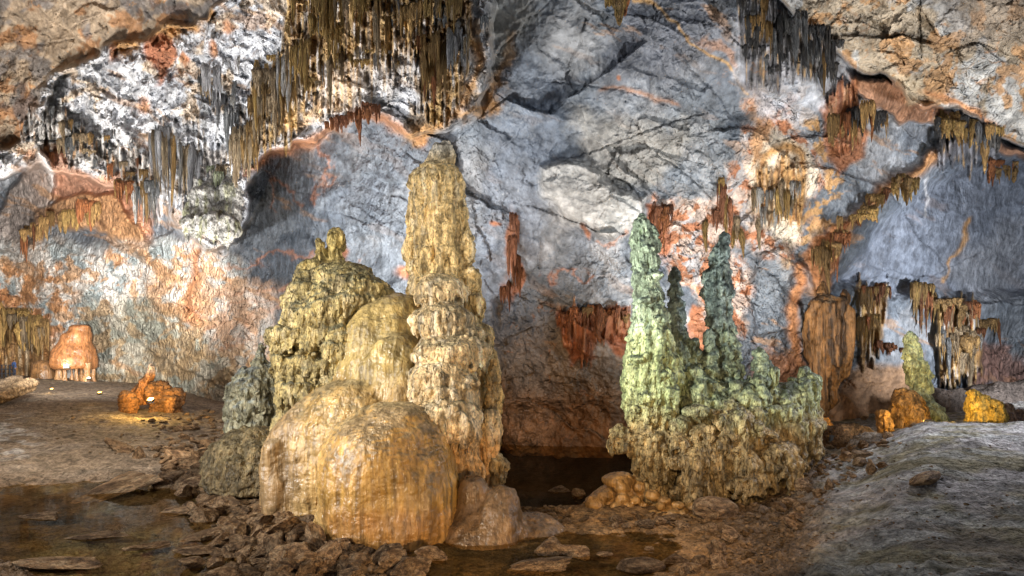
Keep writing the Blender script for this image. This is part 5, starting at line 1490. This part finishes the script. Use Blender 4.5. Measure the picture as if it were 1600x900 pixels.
AMB = (1.0, 0.62, 0.16)
floodlight('small yellow floodlight glowing at the foot of the orange lit rocks', 236, 630, 30.6, AMB, 330, 3.5, 60, 165, 0.3)
floodlight('tiny yellow lamp on the mud in front of the bell-shaped formation', 81, 610, 40, AMB, 10, 2.5, 60, 180, 0.16)
floodlight('white lamp between the legs of the bell-shaped formation', 105, 576, bz - 1.6, (0.95, 1.0, 0.8), 25, 1.8, 0, 180, 0.5)
floodlight('white lamp at the right foot of the bell-shaped formation', 139, 594, bz - 2.4, (0.95, 1.0, 0.95), 18, 1.5, 70, 180, 0.3)
floodlight('flat lamp left of the orange lit rocks', 156, 617, 34, AMB, 16, 2.5, 70, 180, 0.2)
floodlight('amber floodlight behind the crest in front of the yellow boulder', 1496, 672, 19.2, AMB, 110, 5, 20, 0, 0.3)
floodlight('amber floodlight behind the crest below the leaning pale stalagmite', 1450, 668, 20.6, AMB, 60, 5, 20, 20, 0.3)
floodlight('amber floodlight beside the small orange rock right of the dripping base', 1302, 690, 20.6, AMB, 35, 5, 10, 0, 0.25)

# railing of the walkway
rl = empty('railing', at(0, 590, 60)); tag(rl, 'dark metal railing of the walkway at the far left edge', 'railing')
M_rail = flat_mat('rail_paint', (0.03, 0.035, 0.045), 0.5)
for i in range(9):
    o = obj('post', box_me('post', 0.08, 0.08, 1.15), M_rail, rl)
    o.location = at(-28 + i * 6.2, 590, 60 - i * 0.1) - rl.location + Vector((0, 0, 0.55))
for k_, zz_ in enumerate((0.35, 0.75, 1.12)):
    o = obj('rail', box_me('rail', 3.1, 0.06, 0.06), M_rail, rl)
    o.location = at(-3.2, 590, 59.6) - rl.location + Vector((0, 0, zz_))

# visitor
def person(loc, H=1.7):
    me = bpy.data.meshes.new('person')
    J = {'pel': (0, 0, .53), 'wst': (0, 0, .60), 'chs': (0, 0, .74), 'nck': (0, -.005, .83), 'hdb': (0, -.01, .88), 'hdt': (0, -.01, .965),
         'hL': (.055, 0, .50), 'kL': (.06, -.01, .28), 'aL': (.065, .0, .05), 'tL': (.07, -.07, .015),
         'hR': (-.055, 0, .50), 'kR': (-.06, -.01, .28), 'aR': (-.065, .0, .05), 'tR': (-.07, -.07, .015),
         'sL': (.11, 0, .80), 'eL': (.14, .02, .64), 'wL': (.11, -.06, .53), 'fL': (.10, -.09, .50),
         'sR': (-.11, 0, .80), 'eR': (-.14, .02, .64), 'wR': (-.11, -.06, .53), 'fR': (-.10, -.09, .50)}
    E = [('pel', 'wst'), ('wst', 'chs'), ('chs', 'nck'), ('nck', 'hdb'), ('hdb', 'hdt'), ('pel', 'hL'), ('hL', 'kL'), ('kL', 'aL'), ('aL', 'tL'), ('pel', 'hR'), ('hR', 'kR'), ('kR', 'aR'), ('aR', 'tR'),
         ('chs', 'sL'), ('sL', 'eL'), ('eL', 'wL'), ('wL', 'fL'), ('chs', 'sR'), ('sR', 'eR'), ('eR', 'wR'), ('wR', 'fR')]
    R = {'pel': .075, 'wst': .07, 'chs': .085, 'nck': .035, 'hdb': .045, 'hdt': .045, 'hL': .06, 'hR': .06, 'kL': .04, 'kR': .04, 'aL': .025, 'aR': .025, 'tL': .02, 'tR': .02,
         'sL': .04, 'sR': .04, 'eL': .028, 'eR': .028, 'wL': .02, 'wR': .02, 'fL': .018, 'fR': .018}
    keys = list(J)
    me.from_pydata([Vector(J[k]) * H for k in keys], [(keys.index(a), keys.index(b)) for a, b in E], [])
    o = bpy.data.objects.new('tmpp', me); col.objects.link(o)
    o.modifiers.new('s', 'SKIN')
    for i, k in enumerate(keys):
        me.skin_vertices[0].data[i].radius = (R[k] * H, R[k] * H * (0.75 if k in ('pel', 'wst', 'chs') else 1))
    me.skin_vertices[0].data[0].use_root = True
    sb = o.modifiers.new('b', 'SUBSURF'); sb.levels = 2
    dg = bpy.context.evaluated_depsgraph_get(); dg.update()
    m2 = bpy.data.meshes.new_from_object(o.evaluated_get(dg)); bpy.data.objects.remove(o)
    P, Nn = vn(m2)
    z = P[:, 2] / H
    Cc = np.tile(np.array([0.05, 0.10, 0.26]), (len(P), 1))
    Cc[z < .50] = (0.03, 0.04, 0.08); Cc[z < .04] = (0.02, 0.02, 0.02)
    Cc[z > .845] = (0.42, 0.27, 0.19); Cc[(z > .93) | ((z > .86) & (P[:, 1] > 0.0))] = (0.02, 0.015, 0.012)
    Cc[(z < .53) & (np.abs(P[:, 0]) > .085 * H) & (z > .47)] = (0.42, 0.27, 0.19)
    setcol(m2, Cc)
    m2.polygons.foreach_set('use_smooth', np.ones(len(m2.polygons), bool))
    o = obj('person', m2, M_person)
    o.location = loc
    return o


M_person = rock_mat('clothing', [('noise', 20, 1, 0.01)], 0.8, 0.12, 8)
pd = 61.0
pp = person(at(22, 590, pd)); pp.rotation_euler.z = math.radians(160)
tag(pp, 'visitor in a blue jacket standing by the dark railing', 'person')

# ------------------------------------------------------------------ rubble
def rock_mesh(seed, kind):
    rs = np.random.RandomState(seed)
    bm = bmesh.new(); bmesh.ops.create_icosphere(bm, subdivisions=4, radius=1)
    P = np.array([v.co[:] for v in bm.verts]); Fc = np.array([[v.index for v in f.verts] for f in bm.faces]); bm.free()
    for i in range(16 if kind != 'round' else 7):
        n = rs.normal(size=3); n /= np.linalg.norm(n)
        h = rs.uniform(0.42, 0.72) if kind != 'round' else rs.uniform(0.7, 0.9)
        d = P @ n
        P = P - np.outer(np.clip(d - h, 0, None), n)
    P *= 1.45 if kind != 'round' else 1.1
    dirn = P / (np.linalg.norm(P, axis=1, keepdims=True) + 1e-6)
    P = P + dirn * (0.05 * fbm(P[:, 0] * 2, P[:, 1] * 2, P[:, 2] * 2, 4, seed))[:, None]
    if kind == 'slab':      # bedding planes stand out as thin steps
        s = P[:, 2] * 5 + 0.4 * perlin(P[:, 0], P[:, 1], P[:, 2], seed)
        f = s - np.floor(s)
        P[:, :2] *= (1 - 0.09 * (f > 0.7) + 0.04 * perlin(P[:, 0] * 1.5, P[:, 1] * 6, np.floor(s), seed + 3))[:, None]
    Cc = np.tile(np.array([0.34, 0.21, 0.11]), (len(P), 1))
    n_ = fbm(P[:, 0] * 1.5, P[:, 1] * 1.5, P[:, 2] * 3, 4, seed + 5)
    Cc = mix(Cc, np.array([0.46, 0.32, 0.19]), sstep(0, .5, n_))
    Cc = mix(Cc, np.array([0.15, 0.09, 0.05]), sstep(0, .5, -n_))
    me = mesh_from('rock', P, Fc, Cc)
    me.materials.append(M_rub)
    try:
        me.set_sharp_from_angle(angle=math.radians(32))
    except Exception:
        pass
    return me


SLAB = [rock_mesh(500 + i, 'slab') for i in range(9)]
CHUNK = [rock_mesh(520 + i, 'chunk') for i in range(6)]
ROUND = [rock_mesh(540 + i, 'round') for i in range(5)]


def put_rock(px, py, hw, hh, rot, label, group=None, kind='slab', depth=0.7, name='rock', tilt=(0, 0), me=None, rs=random, cat='rock', d=None):
    # find the ground point seen at this pixel
    if d is None:
        lo = None
        for dd in np.exp(np.linspace(math.log(8.5), math.log(60), 400)):
            if gz(px, dd) >= (HY - (py + hh * 0.6)) / F * dd:
                lo = dd; break
        d = lo or 13
    z = max(gz(px, d), -4.02)
    pool_ = {'slab': SLAB, 'chunk': CHUNK, 'round': ROUND}[kind]
    o = bpy.data.objects.new(name, me or rs.choice(pool_)); col.objects.link(o)
    w = hw / F * d
    h = hh / F * d
    o.location = ((px - 800) / F * d, d, z + h * 0.45)
    o.scale = (w, w * depth, h)
    o.rotation_mode = 'ZYX'
    o.rotation_euler = (math.radians(tilt[0]), math.radians(tilt[1]), math.radians(rot))
    tag(o, label, cat, group)
    return o


# the largest slabs, one by one
put_rock(150, 822, 46, 5, 15, 'long drowned slab in the middle of the left pool', depth=0.4, name='flat_rock', cat='rock', d=14.0)
put_rock(70, 792, 34, 5, -10, 'drowned slab near the left edge of the left pool', depth=0.5, name='flat_rock', cat='rock', d=15.6)
put_rock(235, 842, 28, 6, 40, 'drowned angular slab near the rubble edge of the left pool', depth=0.5, name='flat_rock', cat='rock', d=13.3)
put_rock(80, 868, 60, 9, -12, 'dark low rock bank at the bottom left corner', depth=0.5, name='flat_rock', cat='rock', d=12.2)
put_rock(190, 748, 62, 15, 24, 'long wedge-shaped stone beam lying at the far edge of the left pool', depth=0.30, tilt=(10, -12), name='flat_rock', cat='rock', d=18.4)
put_rock(190, 698, 26, 8, -20, 'pale flat slab stuck in the mud above the long stone beam', depth=0.5, tilt=(10, 12), name='flat_rock', cat='rock')
put_rock(283, 716, 30, 11, -32, 'thick tilted pale slab right above the long stone beam', depth=0.4, tilt=(5, 18), name='flat_rock', cat='rock')
put_rock(216, 710, 8, 12, 30, 'small upright stone beside the pale flat slab', kind='chunk')
put_rock(285, 669, 15, 6, 5, 'sunlit looking ochre block on the mud below the orange lit rocks', kind='slab')
put_rock(296, 800, 36, 7, 8, 'flat slab lying half in the left pool', depth=0.4, tilt=(0, -6), name='flat_rock', cat='rock')
put_rock(322, 808, 22, 14, 60, 'dark upright block at the edge of the left pool', kind='chunk', depth=0.6)
put_rock(262, 752, 24, 14, 12, 'angular brown block behind the long stone beam', kind='chunk')
put_rock(317, 762, 28, 14, 5, 'layered brown block in the middle of the left rubble', kind='slab', depth=0.7)
put_rock(383, 760, 30, 14, 30, 'tilted beam-like block touching the left side of the domes', kind='slab', depth=0.35, tilt=(0, -22))
put_rock(357, 788, 26, 15, -10, 'squarish brown boulder in front of the tilted beam-like block', kind='chunk')
put_rock(374, 842, 18, 22, 80, 'tall narrow ribbed block in the left rubble', kind='slab', depth=0.6, tilt=(70, 0))
put_rock(410, 840, 22, 20, -50, 'leaning ribbed slab beside the tall narrow block', kind='slab', depth=0.4, tilt=(0, 48))
put_rock(455, 872, 40, 17, -14, 'broad cracked slab at the bottom edge left of centre', kind='slab', depth=0.9, tilt=(18, 10), name='flat_rock', cat='rock')
put_rock(310, 855, 30, 6, 2, 'drowned flat slab in the left pool', kind='slab', depth=0.5, d=12.9, name='flat_rock', cat='rock')
put_rock(304, 888, 18, 12, 20, 'pointed pale stone sticking out of the left pool at the bottom edge', kind='chunk')
put_rock(862, 850, 23, 15, 8, 'left half of a split pale boulder in the centre pool', kind='slab', depth=0.7, d=12.9)
put_rock(898, 853, 24, 12, -6, 'right half of the split pale boulder in the centre pool', kind='slab', depth=0.7, d=12.85)
put_rock(855, 886, 50, 10, 10, 'long flat pale slab in the centre pool at the bottom edge', kind='slab', depth=0.4, tilt=(8, -7), name='flat_rock', cat='rock', d=12.0)
put_rock(944, 866, 13, 3.5, 0, 'small flat stone just above water in the centre pool', kind='round', d=12.8)
put_rock(1015, 858, 8, 4, 0, 'tiny stone at the right shore of the centre pool', kind='round', d=13.1)
put_rock(1000, 884, 36, 10, 5, 'broad low brown stone at the bottom edge right of the centre pool', kind='round', depth=0.7)
put_rock(1052, 876, 24, 9, 20, 'small slanting slab right of the broad low brown stone', kind='slab', depth=0.5)
put_rock(600, 866, 18, 14, 25, 'pale angular stone in front of the front dome', kind='chunk')
put_rock(624, 872, 11, 17, -60, 'upright pointed shard in front of the front dome', kind='slab', depth=0.5, tilt=(0, 60))
put_rock(672, 870, 20, 11, -12, 'ridged stone right of the upright pointed shard', kind='slab')
put_rock(640, 886, 24, 10, 20, 'fan-shaped ribbed stone at the bottom edge under the domes', kind='slab')
put_rock(875, 765, 16, 5, 10, 'flat stone in the black back pool', kind='slab', d=18.4)
put_rock(905, 776, 12, 8, -10, 'dark stone in the back pool beside the cobbled foot', kind='chunk', d=17.9)
put_rock(1238, 812, 15, 8, 30, 'lighter brown stone in the dark gully on the right', kind='chunk')
put_rock(1362, 733, 10, 12, 10, 'small pale upright stone on the right mud slope', kind='chunk')
put_rock(1378, 727, 9, 6, -20, 'small pale flat stone right of the upright one', kind='slab')
put_rock(1345, 712, 14, 8, 10, 'brown stone at the top of the right gully', kind='chunk')
put_rock(1445, 748, 28, 9, 20, 'long rounded mud lump on the right slope', kind='round', depth=0.5, tilt=(0, -15))
put_rock(1115, 795, 36, 18, 10, 'rounded craggy boulder in front of the dripping base', kind='round', depth=0.7)

rs = random.Random(5)


def inpoly(x, y, P):
    c = False
    for i in range(len(P)):
        ax, ay = P[i]; bx, by = P[(i + 1) % len(P)]
        if (ay > y) != (by > y) and x < (bx - ax) * (y - ay) / (by - ay) + ax: c = not c
    return c


def scatter(P, n, size, label, group, kinds=('slab', 'chunk'), name='rock', flat=(0.35, 0.8), tl=25):
    xs = [p[0] for p in P]; ys = [p[1] for p in P]
    k_ = 0
    while k_ < n:
        x, y = rs.uniform(min(xs), max(xs)), rs.uniform(min(ys), max(ys))
        if not inpoly(x, y, P): continue
        hw = rs.uniform(*size) * (0.55 + 0.45 * (y - 600) / 300)
        put_rock(x, y, hw, hw * rs.uniform(*flat), rs.uniform(0, 360), label, group, rs.choice(kinds), rs.uniform(0.45, 0.9), name, (rs.uniform(-tl, tl), rs.uniform(-tl, tl)), rs=rs)
        k_ += 1


scatter([(300, 700), (400, 740), (430, 800), (500, 835), (640, 868), (700, 900), (330, 910), (340, 850), (290, 790), (250, 745)], 95, (12, 26),
        'brown angular stone in the rubble slope at the left foot of the domes', 'rubble left of the domes')
scatter([(330, 800), (430, 800), (520, 845), (640, 872), (660, 905), (330, 905)], 55, (12, 28),
        'brown split stone in the bottom rubble before the domes', 'rubble before the domes')
scatter([(230, 660), (340, 650), (400, 700), (380, 740), (280, 740)], 16, (9, 18), 'small brown stone on the mud above the left rubble', 'stones above the left rubble')
scatter([(1060, 820), (1150, 810), (1280, 700), (1380, 700), (1300, 760), (1180, 880), (1060, 900)], 30, (8, 18), 'brown stone in the rubble of the right gully', 'rubble of the right gully', ('chunk', 'round'), flat=(0.5, 0.8))
scatter([(1270, 660), (1350, 650), (1440, 665), (1360, 710), (1270, 710)], 16, (7, 15), 'dark stone on the shelf below the jellyfish-shaped stalactite', 'stones on the right shelf', ('chunk', 'round'))
scatter([(900, 800), (1060, 800), (1080, 830), (1000, 835), (900, 818)], 16, (7, 15), 'rounded stone along the far shore of the centre pool', 'stones on the far shore', ('round',))
scatter([(780, 780), (850, 790), (900, 800), (880, 825), (800, 820)], 9, (6, 13), 'stone on the low bank between the two pools', 'stones between the pools', ('round', 'chunk'))

scatter([(150, 735), (300, 705), (410, 740), (420, 800), (330, 840), (270, 800), (200, 765)], 26, (18, 36), 'large flat slab in the heap between the left pool and the domes', 'large slabs of the left heap', ('slab',), 'flat_rock', flat=(0.22, 0.45), tl=22)

# loose gravel between the stones: nobody could count it
def gravel(polys, seed):
    r_ = random.Random(seed)
    VS, FS, CS, off = [], [], [], 0
    base = []
    for me in SLAB[:4] + CHUNK[:4]:
        bm = bmesh.new(); bmesh.ops.create_icosphere(bm, subdivisions=2, radius=1)
        P = np.array([v.co[:] for v in bm.verts]); Fc = np.array([[v.index for v in f.verts] for f in bm.faces]); bm.free()
        rr2 = np.random.RandomState(len(base) + 900)
        for _ in range(11):
            n = rr2.normal(size=3); n /= np.linalg.norm(n)
            d = P @ n; P = P - np.outer(np.clip(d - rr2.uniform(0.4, 0.7), 0, None), n)
        base.append((P * 1.4, Fc))
    for P_, n, lo, hi in polys:
        xs = [p[0] for p in P_]; ys = [p[1] for p in P_]
        for _ in range(n):
            x, y = r_.uniform(min(xs), max(xs)), r_.uniform(min(ys), max(ys))
            if not inpoly(x, y, P_): continue
            dd = np.exp(np.linspace(math.log(8.5), math.log(60), 300))
            ii = int(np.clip(np.searchsorted(gcx, x), 1, len(gcx) - 1))
            zz = np.interp(dd, gd, Zg[:, ii])
            hit = np.nonzero(zz >= (HY - y) / F * dd)[0]
            if not len(hit): continue
            d = dd[hit[0]]; z = zz[hit[0]]
            if z < -4.03: continue
            b, f = r_.choice(base)
            sc_ = r_.uniform(lo, hi) / F * d
            R = np.array(Matrix.Rotation(r_.uniform(0, 6.28), 3, 'Z') @ Matrix.Rotation(r_.uniform(-.5, .5), 3, 'X') @ Matrix.Diagonal((1, r_.uniform(.4, .9), r_.uniform(.25, .6))))
            VS.append(b @ R.T * sc_ + np.array([(x - 800) / F * d, d, z + 0.2 * sc_])); FS.append(f + off); off += len(b)
            CS.append(np.tile(np.array([0.22, 0.14, 0.075]) * r_.uniform(0.5, 1.4), (len(b), 1)))
    me = mesh_from('gravel', np.vstack(VS), np.vstack(FS), np.vstack(CS), False)
    tag(obj('gravel', me, M_rub), kind='stuff')


gravel([([(200, 700), (330, 690), (400, 740), (430, 800), (500, 835), (640, 868), (700, 905), (330, 910), (350, 850), (300, 790), (270, 745)], 1500, 4, 13),
        ([(230, 660), (340, 640), (420, 700), (400, 745), (280, 740)], 300, 2, 7),
        ([(60, 640), (300, 630), (230, 720), (60, 700)], 120, 1, 3),
        ([(1080, 830), (1150, 800), (1280, 690), (1400, 690), (1300, 780), (1200, 880), (1120, 890)], 900, 2, 7),
        ([(900, 805), (1080, 805), (1080, 825), (960, 826)], 90, 3, 7),
        ([(1250, 780), (1400, 690), (1600, 700), (1600, 905), (1150, 905)], 260, 0.8, 3.5),
        ([(780, 780), (900, 795), (880, 828), (800, 825)], 120, 3, 7)], 3)
